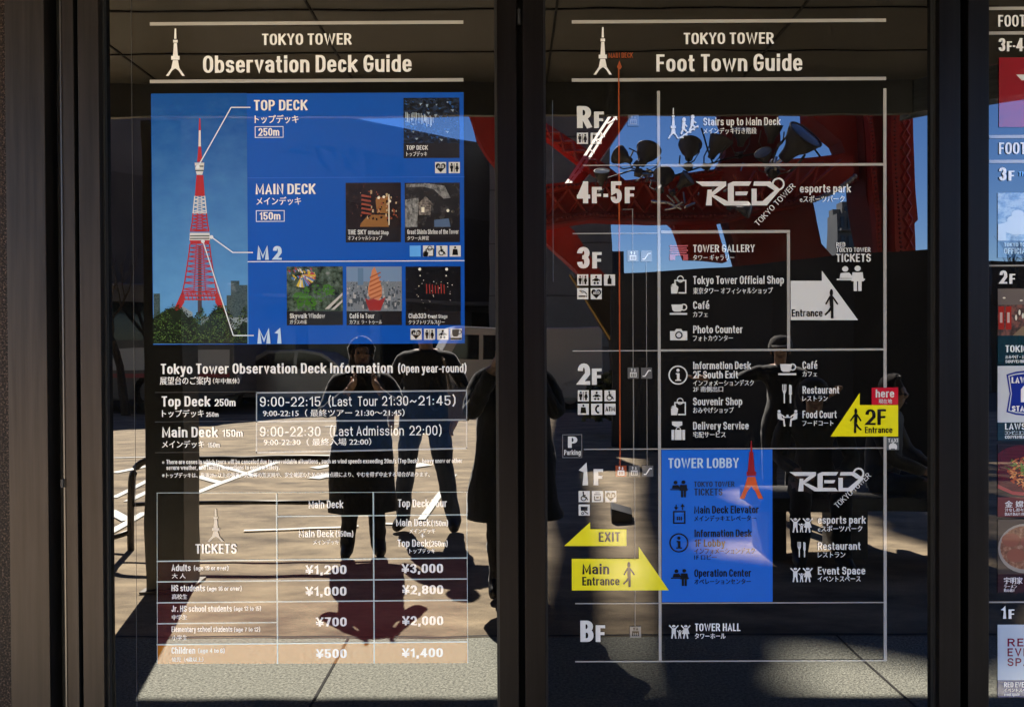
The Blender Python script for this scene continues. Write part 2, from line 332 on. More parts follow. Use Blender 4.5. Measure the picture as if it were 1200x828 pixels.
def door(label, s0, s1, g0, g1, s2, s3, mat1, mat2):
    t = thing('glass_door', label, 'glass door', (wx((s0+s3)/2), 0, 0), 'tall glass doors side by side')
    bevel(bar(s0, s1, -.03, .04, .04, 2.98).build('stile', mat1, t), .0015)
    bevel(bar(s2, s3, -.03, .04, .04, 2.98).build('stile', mat2, t), .0015)
    bar(s1+.1, g0, -.012, .03, .14, 2.88).build('gasket', rubber, t); bar(g1, s2-.1, -.012, .03, .14, 2.88).build('gasket', rubber, t)
    bevel(bar(s1+.2, s2-.2, -.028, .04, .04, .139).build('bottom_rail', mat1, t), .0015)
    bevel(bar(s1+.2, s2-.2, -.028, .04, 2.881, 2.98).build('top_rail', mat1, t), .0015)
    MB().box(wx(g0), 0, .1395, wx(g1), .012, 2.8805).build('glass_pane', glass, t)
    return t
door('leftmost glass door, carrying the blue observation deck poster and price table', 101.5, 125.5, 128, 581, 584, 606.5, bronze, bronze_shaded)
door('middle glass door, carrying the white floor guide with yellow arrows', 614, 638, 640.5, 1090.5, 1093.5, 1118, bronze_shaded, bronze_shaded)
door('right glass door cut by the frame edge, carrying the column of shop posters', 1127, 1151, 1152.5, 1608, 1611, 1635, bronze_shaded, bronze_shaded)
md = thing('door_hinge', 'small black hinge in the gap between the left and middle doors', 'hinge', (wx(610), 0, 2.3))
m = MB(); c = W(608, 24); m.tube([(c.x, -.02, c.z-.02), (c.x, -.02, c.z+.02)], .006, 10); m.build('barrel', rubber, md)
kind(MB().box(wx(24.6), -.05, 3.001, wx(1900), .049, 3.2).build('lintel_beam', bronze_shaded))
kind(MB().box(wx(24.6), .0, 3.201, wx(1900), .049, 3.95).build('upper_wall', granite))
kind(MB().box(-45, .31, 3.96, 45, 20, 26).build('storeys_above', granite))

# ------------------------------------------------------------------ inks
white = film('white_film', (.84, .84, .82)); greyw = film('grey_white_film', (.37, .36, .335)); mid = film('mid_grey_film', (.20, .20, .19))
black = film('black_film', (.006, .006, .006)); blue = film('blue_film', (.008, .088, .45)); blue2 = film('lobby_blue_film', (.014, .13, .60))
yellow = film('yellow_film', (.83, .76, .01)); red = film('red_film', (.55, .01, .03)); orange = film('orange_film', (.30, .062, .018))
lblue = film('light_blue_film', (.12, .40, .85)); tile = film('tile_film', (.66, .67, .65)); palegrey = film('pale_grey_film', (.62, .63, .61))
navy = film('navy_film', (.005, .013, .030)); paleblue = film('pale_blue_ink', (.50, .66, .82)); hair = film('hairline_film', (.045, .045, .043))

# ------------------------------------------------------------------ pictograms (drawn in a unit square, y down)
def icon(mb, k, x, y, w, h=None, L=5):
    h = h or w
    T = lambda p: (x+p[0]*w, y+p[1]*h)
    lay = [0]
    def LL(): lay[0] += 1; return L+.05*lay[0]
    def P(*pts): mb.wpoly([T(p) for p in pts], LL())
    def Rr(a, b, c, d): P((a, b), (c, b), (c, d), (a, d))
    def Dd(a, b, r, n=14): mb.disc(x+a*w, y+b*h, r*w, LL(), n, r*h)
    def Ln(a, b, c, d, t=.1):
        p, q = T((a, b)), T((c, d)); mb.line(p[0], p[1], q[0], q[1], t*w, LL())
    def Ring(a, b, r, t): mb.ring(x+a*w, y+b*h, r*w, t*w, LL())
    if k == 'toilet':
        for cx in (.26, .74):
            Dd(cx, .2, .085); Rr(cx-.14, .32, cx+.14, .6) if cx < .5 else P((cx-.08, .32), (cx+.08, .32), (cx+.17, .66), (cx-.17, .66)); Rr(cx-.08, .58, cx+.08, .88)
        Rr(.48, .12, .52, .88)
    elif k == 'baby':
        Dd(.5, .22, .1); P((.36, .36), (.64, .36), (.68, .62), (.32, .62)); Ln(.4, .42, .16, .56); Ln(.6, .42, .84, .56); Dd(.36, .78, .1); Dd(.64, .78, .1)
    elif k == 'wheelchair':
        Dd(.42, .14, .085); Ln(.42, .22, .46, .56, .11); Ln(.46, .54, .68, .56, .09); Ln(.68, .54, .8, .82, .09); Ring(.44, .66, .25, .075); Ln(.44, .36, .64, .38, .07)
    elif k == 'locker':
        Dd(.5, .17, .09); P((.3, .32), (.7, .32), (.76, .86), (.24, .86))
    elif k == 'bottle':
        Rr(.43, .1, .57, .3); P((.43, .3), (.57, .3), (.68, .44), (.68, .88), (.32, .88), (.32, .44))
    elif k == 'aed':
        P((.5, .93), (.08, .5), (.06, .3), (.16, .14), (.34, .12), (.5, .26), (.66, .12), (.84, .14), (.94, .3), (.92, .5))
    elif k == 'smoke':
        Rr(.12, .68, .74, .8); Rr(.78, .68, .88, .8); Ln(.2, .22, .45, .4, .06); Ln(.45, .4, .7, .34, .06); Ln(.7, .34, .86, .58, .06); Ln(.3, .2, .6, .28, .05)
    elif k == 'phone':
        P((.58, .1), (.74, .14), (.7, .3), (.56, .3), (.5, .5), (.56, .7), (.7, .72), (.74, .86), (.58, .9), (.4, .72), (.34, .5), (.4, .28))
    elif k == 'elev':
        Rr(.2, .42, .8, .86); Ln(.36, .36, .36, .1, .07); Ln(.64, .1, .64, .36, .07); P((.26, .22), (.36, .06), (.46, .22)); P((.54, .24), (.74, .24), (.64, .38))
    elif k == 'elevp':
        for q in (.34, .5, .66): Dd(q, .58, .05); Rr(q-.05, .64, q+.05, .8)
    elif k == 'escal':
        Ln(.14, .78, .36, .78, .09); Ln(.34, .79, .66, .28, .1); Ln(.64, .27, .88, .27, .09)
    elif k == 'cup':
        P((.1, .06), (.76, .06), (.72, .56), (.62, .7), (.26, .7), (.16, .56)); Ring(.8, .3, .2, .07); Rr(0, .82, 1, .98)
    elif k == 'fork':
        for q in (.06, .2, .34): Rr(q, 0, q+.08, .34)
        P((.06, .32), (.42, .32), (.32, .5), (.16, .5)); Rr(.18, .48, .3, 1); P((.66, 0), (.9, .06), (.92, .55), (.66, .55)); Rr(.72, .5, .86, 1)
    elif k == 'camera':
        P((0, .24), (.26, .24), (.36, .06), (.64, .06), (.74, .24), (1, .24), (1, 1), (0, 1))
    elif k == 'bag':
        for q in ((.24, .3, 1, .37), (.92, .37, 1, .93), (.24, .37, .32, .55), (.5, .93, 1, 1)): Rr(*q)
        Ring(.62, .26, .22, .06); P((.02, .66), (.3, .52), (.5, .66), (.42, 1), (.04, 1)); P((0, .62), (.16, .48), (.24, .56)); P((.2, .5), (.36, .44), (.34, .56))
    elif k == 'case':
        P((.1, .02), (.76, .02), (.76, .22), (.5, .3), (.3, .3), (.1, .2)); Rr(.06, .46, .24, 1); Rr(.28, .46, .72, 1); Rr(.76, .46, .94, 1); Ring(.5, .44, .16, .05)
    elif k == 'info':
        Dd(.5, .25, .085); P((.38, .4), (.58, .4), (.58, .74), (.66, .74), (.66, .8), (.36, .8), (.36, .74), (.44, .74), (.44, .46), (.38, .46))
        Ring(.5, .5, .5, .07)
    elif k == 'counter':
        Rr(0, .52, 1, .58); Dd(.3, .14, .11); P((.14, .3), (.44, .28), (.62, .5), (.1, .5)); Dd(.74, .12, .11); P((.56, .27), (.92, .27), (.96, .62), (.52, .62)); Rr(.6, .6, .72, 1); Rr(.76, .6, .88, 1)
    elif k == 'table':
        for a, sg in ((0, 1), (1, -1)):
            X = lambda v: a+sg*v
            Dd(X(.1), .1, .075); P((X(.02), .2), (X(.18), .2), (X(.24), .5), (X(.04), .56)); Ln(X(.12), .52, X(.34), .58, .1); Ln(X(.32), .56, X(.36), .98, .08); Ln(X(.16), .28, X(.34), .4, .06)
        Rr(.3, .42, .7, .48); Rr(.45, .3, .55, .42)
    elif k == 'family':
        for cx, s_, f in ((.2, 1, 0), (.78, 1, 1), (.49, .62, 0)):
            b = 1.0; t = b-s_
            Dd(cx, t+.1*s_, .085*s_); P((cx-.1*s_, t+.24*s_), (cx+.1*s_, t+.24*s_), (cx+(.18 if f else .1)*s_, t+.66*s_), (cx-(.18 if f else .1)*s_, t+.66*s_))
            Ln(cx-.06*s_, t+.3*s_, cx-.22*s_, t+.04*s_, .06*s_); Ln(cx+.06*s_, t+.3*s_, cx+.22*s_, t+.04*s_, .06*s_)
            Ln(cx-.05*s_, t+.62*s_, cx-.1*s_, b, .075*s_); Ln(cx+.05*s_, t+.62*s_, cx+.1*s_, b, .075*s_)
    elif k == 'walk':
        Dd(.5, .09, .13); P((.34, .2), (.62, .2), (.66, .58), (.38, .58)); Ln(.38, .24, .08, .5, .12); Ln(.6, .24, .98, .5, .12); Rr(.46, .55, .66, 1); Ln(.5, .6, .3, .76, .17); Ln(.3, .75, .02, .88, .14)
    elif k == 'walkl':
        Dd(.5, .09, .13); P((.38, .2), (.66, .2), (.62, .58), (.34, .58)); Ln(.62, .24, .95, .5, .12); Ln(.4, .24, .02, .5, .12); Rr(.34, .55, .54, 1); Ln(.5, .6, .7, .76, .17); Ln(.7, .75, .98, .88, .14)
    elif k == 'tower':
        P((.46, 0), (.54, 0), (.56, .22), (.44, .22)); Rr(.38, .24, .62, .3); P((.42, .31), (.58, .31), (.63, .58), (.37, .58)); Rr(.28, .58, .72, .66)
        P((.37, .67), (.63, .67), (.72, .84), (.5, .84), (.28, .84)); P((.28, .84), (.4, .845), (.14, 1), (0, 1)); P((.6, .845), (.72, .84), (1, 1), (.86, 1)); P((.39, .845), (.61, .845), (.5, .85))
        P((.3, .842), (.5, .842), (.36, .88), (.26, .92)); P((.5, .842), (.7, .842), (.74, .92), (.64, .88))
    elif k == 'climb':
        Dd(.24, .18, .1); Ln(.24, .28, .2, .6, .16); Ln(.2, .58, .08, .84, .09); Ln(.22, .58, .38, .72, .09); Ln(.24, .34, .4, .5, .07); Dd(.7, .06, .1); Ln(.7, .16, .66, .44, .16); Ln(.66, .42, .52, .68, .09); Ln(.68, .42, .86, .54, .09); Ln(.7, .2, .88, .34, .07)
        for i in range(5): Rr(i*.2, .96-i*.12, i*.2+.22, 1.02-i*.12)
        Ln(0, 1.02, 1, .44, .06)
    elif k == 'car':
        P((.12, .95), (.12, .62), (.28, .36), (.72, .36), (.88, .62), (.88, .95)); Rr(.16, .95, .3, 1.05); Rr(.7, .95, .84, 1.05); Rr(.4, .22, .6, .33)
    elif k == 'atm':
        Rr(.2, .2, .8, .56); Ring(.36, .8, .13, .06); Ln(.5, .6, .86, .86, .09)
    elif k == 'desk':
        Rr(.2, .28, .8, .36); Rr(.2, .46, .28, .86); Rr(.72, .46, .8, .86); Rr(.2, .78, .8, .86); Rr(.38, .52, .62, .66); Rr(.3, .12, .7, .18)
    return mb
def icontile(parent, k, x, y, s=13, ink=None, base=None, L=4):
    t = MB().rect(x, y, x+s, y+s, L).build('icon_tile', base or tile, parent)
    if k:
        m = MB()
        if k == 'ATM': lat(m, 'ATM', x+1, y+s*.68, s*.42, s-2, L=L+2, sx=.1)
        else: icon(m, k, x, y, s, L=L+1.5)
        g = m.build('pictogram', ink or black, t)
        if k in ('elev',):
            icon(MB(), 'elevp', x, y, s, L=L+4).build('pictogram', base or tile, t)
        if k == 'aed': solo(lat, 'AED', x+s*.2, y+s*.56, s*.28, s*.6, L=L+4).build('lettering', base or tile, t)
    return t
def texts(parent, name, mat, rows, **kw):
    for r in rows:      # every line of writing is a part of its own
        m = MB()
        if r[0] == 'j': jp(m, *r[1:], **{k: v for k, v in kw.items() if k in ('L', 'bold')})
        else: lat(m, *r, **kw)
        m.build(name, mat, parent)
def icons(parent, name, mat, rows, L=5):
    for r in rows: icon(MB(), *r, L=L).build(name, mat, parent)
class Lines:            # ruled lines: every rect or line is a part of its own
    def __init__(s): s.ms = []
    def rect(s, *a): s.ms.append(MB().rect(*a))
    def line(s, *a): s.ms.append(MB().line(*a))
    def build(s, name, mat, parent):
        for m in s.ms: m.build(name, mat, parent)

# ================================================================== LEFT DOOR PRINTS
def heading(x0, x1, ya, yb, tx, ty, tw, l1, l2, label):
    c = W((x0+x1)/2, yb); t = thing('guide_heading', label, 'lettering', (c.x, 0, c.z), 'guide headings at the top of the doors')
    MB().rect(x0, ya, x1, ya+4, 2).build('ruled_line', greyw, t); MB().rect(x0, yb, x1, yb+4, 2).build('ruled_line', greyw, t)
    icon(MB(), 'tower', tx, ty, tw, 55.5, 3).build('tower_emblem', white, t)
    texts(t, 'lettering', white, [l1]); texts(t, 'lettering', white, [l2])
    return t
heading(176, 543, 25.6, 93, 195, 34, 22, ('TOKYO TOWER', 307.5, 53.5, 13.2, 104.5), ('Observation Deck Guide', 238.5, 86, 20, 243.5), 'white observation deck guide heading with tower emblem between two rules, on the left door')
heading(670, 1038, 23.3, 91.4, 695.5, 32.5, 21.5, ('TOKYO TOWER', 801, 52.5, 13.2, 105), ('Foot Town Guide', 769, 84.5, 20, 170), 'white foot town guide heading with tower emblem between two rules, on the middle door')

# blue deck poster
c = W(361, 403); ps = thing('deck_poster', 'blue poster of the observation decks with a tall picture of a red and white tower', 'poster', (c.x, 0, c.z))
MB().rect(178.5, 109.5, 544, 403, 1).build('blue_backing', blue, ps)
def sky_film():
    m = film('printed_sky', (.02, .11, .34)); n, l, b = nodes(m)
    tc = n.new('ShaderNodeTexCoord'); sp = n.new('ShaderNodeSeparateXYZ'); l.new(tc.outputs['Generated'], sp.inputs[0])
    r = n.new('ShaderNodeValToRGB'); e = r.color_ramp.elements; e[0].color = (.11, .31, .60, 1); e[0].position = .1; e[1].color = (.008, .080, .33, 1); e[1].position = .95
    ns = n.new('ShaderNodeTexNoise'); ns.inputs['Scale'].default_value = 5; ns.inputs['Detail'].default_value = 6
    mp = n.new('ShaderNodeMapping'); mp.inputs['Scale'].default_value = (1, 1, 4); mp.inputs['Rotation'].default_value = (0, .2, 0); l.new(tc.outputs['Generated'], mp.inputs[0]); l.new(mp.outputs[0], ns.inputs[0])
    ad = n.new('ShaderNodeMath'); ad.operation = 'MULTIPLY_ADD'; ad.inputs[1].default_value = -.35; l.new(ns.outputs[0], ad.inputs[0])
    a2 = n.new('ShaderNodeMath'); a2.operation = 'ADD'; a2.inputs[1].default_value = .17; l.new(sp.outputs['Z'], ad.inputs[2]); l.new(ad.outputs[0], a2.inputs[0]); l.new(a2.outputs[0], r.inputs[0])
    l.new(r.outputs[0], b.inputs['Base Color']); return m
tp = MB().rect(179, 109.8, 290.5, 402.8, 2).build('tower_picture', sky_film(), ps)
# the pictured tower: red and white lattice
tr, tw_ = MB(), MB()
ink_r, ink_w = film('tower_red_ink', (.40, .03, .035)), film('tower_white_ink', (.62, .64, .64))
AX = 234.5
def half(y):   # half width of the pictured tower at photo row y
    t = [(138, .6), (160, 1.3), (184, 2.6), (196, 4), (210, 4.6), (232, 6), (262, 9), (272, 11), (288, 11.5), (300, 13), (330, 17.5), (350, 22), (368, 29)]
    for (a, p), (b, q) in zip(t, t[1:]):
        if a <= y <= b: return p+(q-p)*(y-a)/(b-a)
    return t[-1][1]
def lattice(mb, y0, y1, step, t, L):
    y = y0; i = 0
    while y < y1-.1:
        z = min(y+step, y1); a, b = half(y), half(z)
        mb.line(AX-a, y, AX-b, z, t*1.25, L); mb.line(AX+a, y, AX+b, z, t*1.25, L+.1)
        mb.line(AX-a, y, AX+b, z, t*.7, L+.2); mb.line(AX+a, y, AX-b, z, t*.7, L+.3); mb.line(AX-b, z, AX+b, z, t*.8, L+.4)
        mb.line(AX-a*.35, y, AX-b*.35, z, t*.7, L+.5); mb.line(AX+a*.35, y, AX+b*.35, z, t*.7, L+.6)
        y = z; step *= 1.06; i += 1
tr.wpoly([(233.8, 139), (235.2, 139), (235.8, 153), (233.2, 153)], 3); tw_.wpoly([(233.4, 153.2), (235.6, 153.2), (236, 172), (233, 172)], 3)
tr.wpoly([(232.9, 172), (236.1, 172), (237.6, 190), (231.4, 190)], 3)
tw_.wpoly([(228.5, 191), (239.8, 191), (239.2, 199), (237.5, 205), (231, 205), (229.5, 199)], 3)
tr.wpoly([(230.6, 205.5), (238.6, 205.5), (240.4, 230), (228.8, 230)], 3)
lattice(tw_, 230, 250, 4, 1.0, 3); lattice(tr, 250, 271, 3.4, 1.2, 3)
tw_.wpoly([(223, 273), (246, 273), (246.6, 281.5), (222.4, 281.5)], 3.2); tr.wpoly([(222.8, 281.8), (246.2, 281.8), (245.2, 286), (223.8, 286)], 3.2)
lattice(tr, 286, 345, 4.6, 1.15, 3); MB().wpoly([(232.8, 288), (236.2, 288), (237, 368), (232, 368)], 2.6).build('lift_shaft', film('shaft_ink', (.07, .06, .08)), tp); pass
for sg in (-1, 1):
    tr.wpoly([(AX+sg*18.5, 343), (AX+sg*21.5, 343), (AX+sg*33, 369), (AX+sg*27, 369), (AX+sg*18, 354)], 3)
for y in (341, 346, 350): tr.wpoly([(AX-21-(y-341)*.3, y), (AX+21+(y-341)*.3, y), (AX+21+(y-341)*.3, y+1.6), (AX-21-(y-341)*.3, y+1.6)], 3.5)
for i in range(9): tr.line(AX-20+i*4.6, 341, AX-17+i*4.6, 352, 1.1, 3.6)
dk = MB()
for y in (276, 279): dk.rect(223.2, y, 245.8, y+1.2, 4)
for y in (194.5, 199.5): dk.rect(229.4, y, 239, y+1.4, 4)
tr.build('red_lattice', ink_r, tp); tw_.build('white_lattice', ink_w, tp); dk.build('deck_windows', film('deck_dark_ink', (.04, .06, .05)), tp)
for x0, x1, y in ((271, 281, 329), (281, 290.4, 334), (266, 272, 346), (180.5, 188, 344)): MB().rect(x0, y, x1, 372, 3-.1*(x0 % 3)).build('pictured_building', noisy('building_ink', (.02, .04, .05), (.08, .12, .12), 260, 0, 2, (1, 1, 3), **{'ior': 1.82}), tp)
mb_ = MB(); mb_.rect(236, 371, 290.4, 392, 2.6); mb_.wpoly([(200, 360), (212, 357), (226, 366), (226, 374), (200, 372)], 2.5)
mb_.build('pictured_roof', film('roof_ink', (.24, .30, .33)), tp)
rg = random.Random(3); greens = [film('leaf_ink_%s' % q, c_) for q, c_ in (('dark', (.012, .02, .012)), ('mid', (.03, .06, .018)), ('light', (.08, .13, .035)))]
lf = [MB(), MB(), MB()]
lf[0].wpoly([(179.5, 374), (186, 369), (191, 366), (197, 362), (203, 361), (207, 364), (212, 362), (217, 367), (221, 372), (226, 370), (230, 377), (236, 381), (243, 378), (247, 368), (252, 363), (259, 361), (264, 366), (268, 377), (274, 386), (281, 384), (285, 376), (290, 378), (290.3, 402.6), (179.5, 402.6)], 3.9)
for i in range(3200):
    x = rg.uniform(181, 289); y = rg.uniform(358, 401)
    top = 372-6*math.sin((x-180)*.13)-5*math.sin(x*.33) if x < 235 else 364+9*math.sin(x*.21)
    if y < top or (236 < x < 290 and 372 < y < 390 and rg.random() < .6 and not 248 < x < 268): continue
    k = 0 if rg.random() < .5+.3*math.sin(x*.5)*math.sin(y*.6) else (1 if rg.random() < .72 else 2); s_ = rg.uniform(.4, 1.25); a = rg.uniform(0, 6.3)
    lf[k].wpoly([(min(290.2, max(179.6, x+s_*math.cos(a+q))), min(402.5, y+s_*math.sin(a+q)*.8)) for q in (0, 1.6, 3.0, 4.6)], 4+.3*k+.00015*i)
ol = [(179.5, 374), (191, 366), (203, 361), (212, 362), (221, 372), (230, 377), (243, 378), (252, 363), (259, 361), (268, 377), (281, 384), (290, 378)]
for i in range(520):
    j = rg.randrange(len(ol)-1); t_ = rg.random(); x = ol[j][0]+(ol[j+1][0]-ol[j][0])*t_+rg.uniform(-1, 1); y = ol[j][1]+(ol[j+1][1]-ol[j][1])*t_+rg.gauss(0, 2.2)-.6; s_ = rg.uniform(.3, 1.0); a = rg.uniform(0, 6.3)
    lf[0 if rg.random() < .6 else 1].wpoly([(min(290.2, max(179.6, x+s_*math.cos(a+q))), min(402.5, y+s_*math.sin(a+q)*.8)) for q in (0, 1.6, 3.0, 4.6)], 5+.0003*i)
for k in range(3): lf[k].build('pictured_trees', greens[k], tp)
lead = film('leader_ink', (.72, .78, .84))
for pts in (((232.5, 196), (271.5, 126.5), (294, 126.5)), ((248.5, 278), (273.5, 296), (297, 296)), ((238.5, 283), (274, 393), (298, 393))):
    m = MB()
    for a, b in zip(pts, pts[1:]): m.line(*a, *b, 1.2, 6)
    m.disc(*pts[0], 2.2, 6.2); m.build('leader_line', lead, ps)
MB().rect(290.6, 305.6, 544.5, 306.6, 3).build('divider_line', lead, ps); MB().rect(290.6, 207.6, 544.2, 208.6, 3).build('divider_line', film('blue_rule', (.03, .13, .58)), ps)
texts(ps, 'lettering', white, [('TOP DECK', 298, 130, 12.2, 62.5), ('j', 'トップデッキ', 299, 144.5, 9.5, 51)])
texts(ps, 'lettering', white, [('MAIN DECK', 300, 228, 12.2, 70), ('j', 'メインデッキ', 301, 240, 9, 52)])
texts(ps, 'lettering', paleblue, [('M2', 301.5, 304.5, 16, 29)], gap=.24, sx=.11); texts(ps, 'lettering', paleblue, [('M1', 302, 402.5, 17.5, 28.5)], gap=.24, sx=.11)
for s_, x0, y0 in (('250m', 299, 148.4), ('150m', 300.3, 246.6)):
    b = MB().frame(x0, y0, x0+33.5, y0+13.4, .8, 3).build('height_tag', lead, ps); solo(lat, s_, x0+4.2, y0+11.2, 9, 24.5).build('lettering', white, b)
def picmat(name, stops, scale, detail=6, stretch=(1, 1, 1)):
    if name in MATS: return MATS[name]
    m = film(name, (.1, .1, .1)); n, l, b = nodes(m); tc = n.new('ShaderNodeTexCoord'); mp = n.new('ShaderNodeMapping'); mp.inputs['Scale'].default_value = stretch
    l.new(tc.outputs['Object'], mp.inputs[0]); t = n.new('ShaderNodeTexNoise'); t.inputs['Scale'].default_value = scale; t.inputs['Detail'].default_value = detail; t.inputs['Roughness'].default_value = .7
    l.new(mp.outputs[0], t.inputs[0]); r = n.new('ShaderNodeValToRGB'); l.new(t.outputs[0], r.inputs[0]); l.new(r.outputs[0], b.inputs['Base Color'])
    e = r.color_ramp.elements; e[0].position, e[0].color = stops[0][0], (*stops[0][1], 1); e[1].position, e[1].color = stops[-1][0], (*stops[-1][1], 1)
    for p, c_ in stops[1:-1]: e.new(p).color = (*c_, 1)
    return m
capm = film('caption_black', (.018, .016, .018))
def photo(x0, y0, x1, ym, y1, mat, rows):
    f = MB().rect(x0, y0, x1, ym, 2).build('photo', mat, ps); cpt = MB().rect(x0, ym, x1, y1, 2).build('caption_strip', capm, f)
    m = MB()
    for r in rows:
        if r[0] == 'j': jp(m, *r[1:])
        else: lat(m, *r)
    m.build('lettering', tile, f); return f
ph = photo(473, 115, 538.5, 168, 185.5, picmat('pic_mirrors', [(.4, (.008, .01, .015)), (.7, (.03, .05, .1))], 55, 5, (1, 1, 2)), [('TOP DECK', 476.5, 176, 5.2, 25), ('j', 'トップデッキ', 476.5, 183.3, 5.4, 24)])
fcs = [MB(), MB(), MB()]; q = random.Random(5)
for i in range(150):
    x, y = q.uniform(474, 535), q.uniform(116, 165); s_ = q.uniform(1.5, 5); k = 0 if q.random() < .5 else (1 if q.random() < .75 else 2)
    fcs[k].wpoly([(x, y), (min(538, x+s_), y+q.uniform(-.5, 1)), (min(538, x+s_*q.uniform(.2, .9)), min(167.8, y+s_*q.uniform(.5, 1.1)))], 2.6+.004*i)
for k, (nm, c_) in enumerate((('dark', (.012, .016, .03)), ('blue', (.03, .09, .24)), ('pale', (.30, .38, .46)))): fcs[k].build('mirror_facets', film('facet_%s_ink' % nm, c_), ph)
m = MB()
for i in range(20): x = 475+i*1.7+q.uniform(-.6, .6); y = 132+.25*i+q.uniform(-2, 2); m.line(x, y, x+.3, min(166, y+q.uniform(5, 15)), q.uniform(.4, .9), 3.6+.01*i)
m.build('light_streaks', film('streak_ink', (.45, .55, .6)), ph)
ph = photo(405.3, 214.3, 470, 267, 284, picmat('pic_shop', [(.35, (.008, .007, .007)), (.55, (.022, .014, .013)), (.72, (.07, .03, .025))], 60, 5, (1, 1, .7)), [('THE SKY', 408, 275, 5.6, 21.5), ('Official Shop', 431.5, 275, 4.6, 24), ('j', 'オフィシャルショップ', 408, 281.3, 5, 40)])
m = MB().wpoly([(423, 262), (432, 252), (452, 252), (456, 266), (422, 266)], 3); m.wpoly([(440, 232), (456, 230), (455, 250), (442, 250)], 3.1); m.build('lit_doorway', film('warm_ink', (.26, .12, .035)), ph)
q = random.Random(31); gd = [MB(), MB(), MB()]
for i in range(130):
    x, y = q.uniform(422, 466), q.uniform(222, 256); s_ = q.uniform(.7, 2.2); gd[q.choice((0, 0, 0, 1, 1, 2))].rect(x, y, min(469, x+s_), y+s_*q.uniform(.6, 2), 3.3+.003*i)
for k, (nm, c_) in enumerate((('dark', (.02, .012, .01)), ('warm', (.26, .07, .03)), ('light', (.5, .38, .22)))): gd[k].build('shelved_goods', film('goods_%s_ink' % nm, c_), ph)
m = MB()
for i in range(5): m.wpoly([(424, 228+i*5), (435, 230+i*5), (435, 232+i*5), (423.5, 230.5+i*5)], 3.75)
m.build('stacked_goods', film('warm_dark_ink', (.26, .06, .035)), ph)
m = MB()
for x, y in ((444, 232), (450, 231), (457, 236)): m.disc(x, y, 1.6, 3.9)
m.rect(455.4, 228, 456.6, 264, 3.8); m.build('lamps', film('lamp_ink', (.8, .75, .6)), ph)
ph = photo(474.4, 214.3, 539, 267, 284, picmat('pic_shrine', [(.35, (.008, .008, .009)), (.55, (.03, .028, .028)), (.7, (.09, .085, .08))], 40, 4), [('Great Shinto Shrine of the Tower', 477.5, 274.6, 5.6, 60), ('j', 'タワー大神宮', 477.5, 281.4, 4.8, 25)])
m = MB().wpoly([(475, 234), (491, 232), (489, 266), (475, 266)], 3); m.wpoly([(497, 214.6), (521, 218), (528, 232), (520, 233), (508, 222), (496, 219)], 3.1); m.wpoly([(476, 216), (501, 215.5), (496, 219), (476, 220)], 3.2); m.build('pale_panels', picmat('pic_stone', [(.35, (.05, .05, .05)), (.52, (.20, .205, .2)), (.7, (.34, .34, .33))], 130, 4, (1, 1, .6)), ph)
m = MB().wpoly([(489, 240), (499, 230), (508, 240), (505, 240), (505, 252), (491, 252), (491, 240)], 3.3); m.build('shrine_roof', picmat('pic_wood', [(.4, (.06, .05, .045)), (.6, (.26, .23, .2))], 160, 3), ph)
m = MB().rect(494, 243, 497.5, 249, 3.5); m.disc(525, 247, 1.8, 3.5); m.disc(531, 248, 1.6, 3.6); m.build('lamps', film('lamp_ink', (.8, .75, .6)), ph)
m = MB().wpoly([(508, 258), (526, 256), (528, 266), (507, 266)], 3.4); m.build('blue_cloth', film('cloth_ink', (.09, .14, .24)), ph)
for x0_, y0_, x1_ in ((500, 254, 509), (530, 240, 536)): MB().rect(x0_, y0_, x1_, 266, 3.6).build('dark_post', film('caption_black', (.02, .02, .02)), ph)
ph = photo(336.3, 312.3, 402, 364.5, 381, picmat('pic_garden', [(.34, (.008, .012, .01)), (.45, (.03, .05, .03)), (.6, (.10, .14, .11)), (.7, (.25, .25, .24))], 45, 5), [('Skywalk Window', 340, 373, 5.8, 41), ('j', 'ガラスの床', 340, 379.4, 4.8, 20)])
m = MB(); q = random.Random(2)
for i in range(160):
    cx, cy, r = q.choice(((368, 345, 16), (360, 356, 12), (386, 340, 9), (352, 348, 8))); a = q.uniform(0, 6.3); d = r*math.sqrt(q.random()); x, y = cx+d*math.cos(a), min(362, cy+d*.7*math.sin(a)); s_ = q.uniform(.8, 2.2); m.wpoly([(x-s_, y), (x, y-s_), (x+s_, y), (x, y+s_*.8)], 3+.003*i)
m.build('green_ground', film('garden_green_ink', (.05, .16, .02)), ph)
for nm, c_, sd_ in (('red_petals', (.42, .05, .06), 1), ('white_petals', (.6, .6, .58), 4), ('yellow_petals', (.6, .45, .05), 6), ('blue_petals', (.08, .2, .45), 9)):
    m = MB(); q = random.Random(sd_)
    for i in range(9):
        a = q.uniform(-.2, 1.9); m.wpoly([(354, 322), (354+q.uniform(10, 18)*math.cos(a), min(344, 322+15*math.sin(a))), (354+16*math.cos(a+.18), min(344, 322+14*math.sin(a+.18)))], 3.8+.02*i+.001*sd_)
        x = q.uniform(337, 366); y = q.uniform(313, 326); m.wpoly([(x, y), (x+3, y+1.5), (x+2, y+4)], 3.9+.02*i+.001*sd_)
    m.build(nm, film(nm+'_ink', c_), ph)
m = MB().wpoly([(381, 362), (401.5, 343), (401.5, 346), (386, 362)], 4.2); m.wpoly([(388, 363), (401.5, 351), (401.5, 354), (392, 363)], 4.3); m.build('rail', film('rail_ink', (.5, .48, .46)), ph)
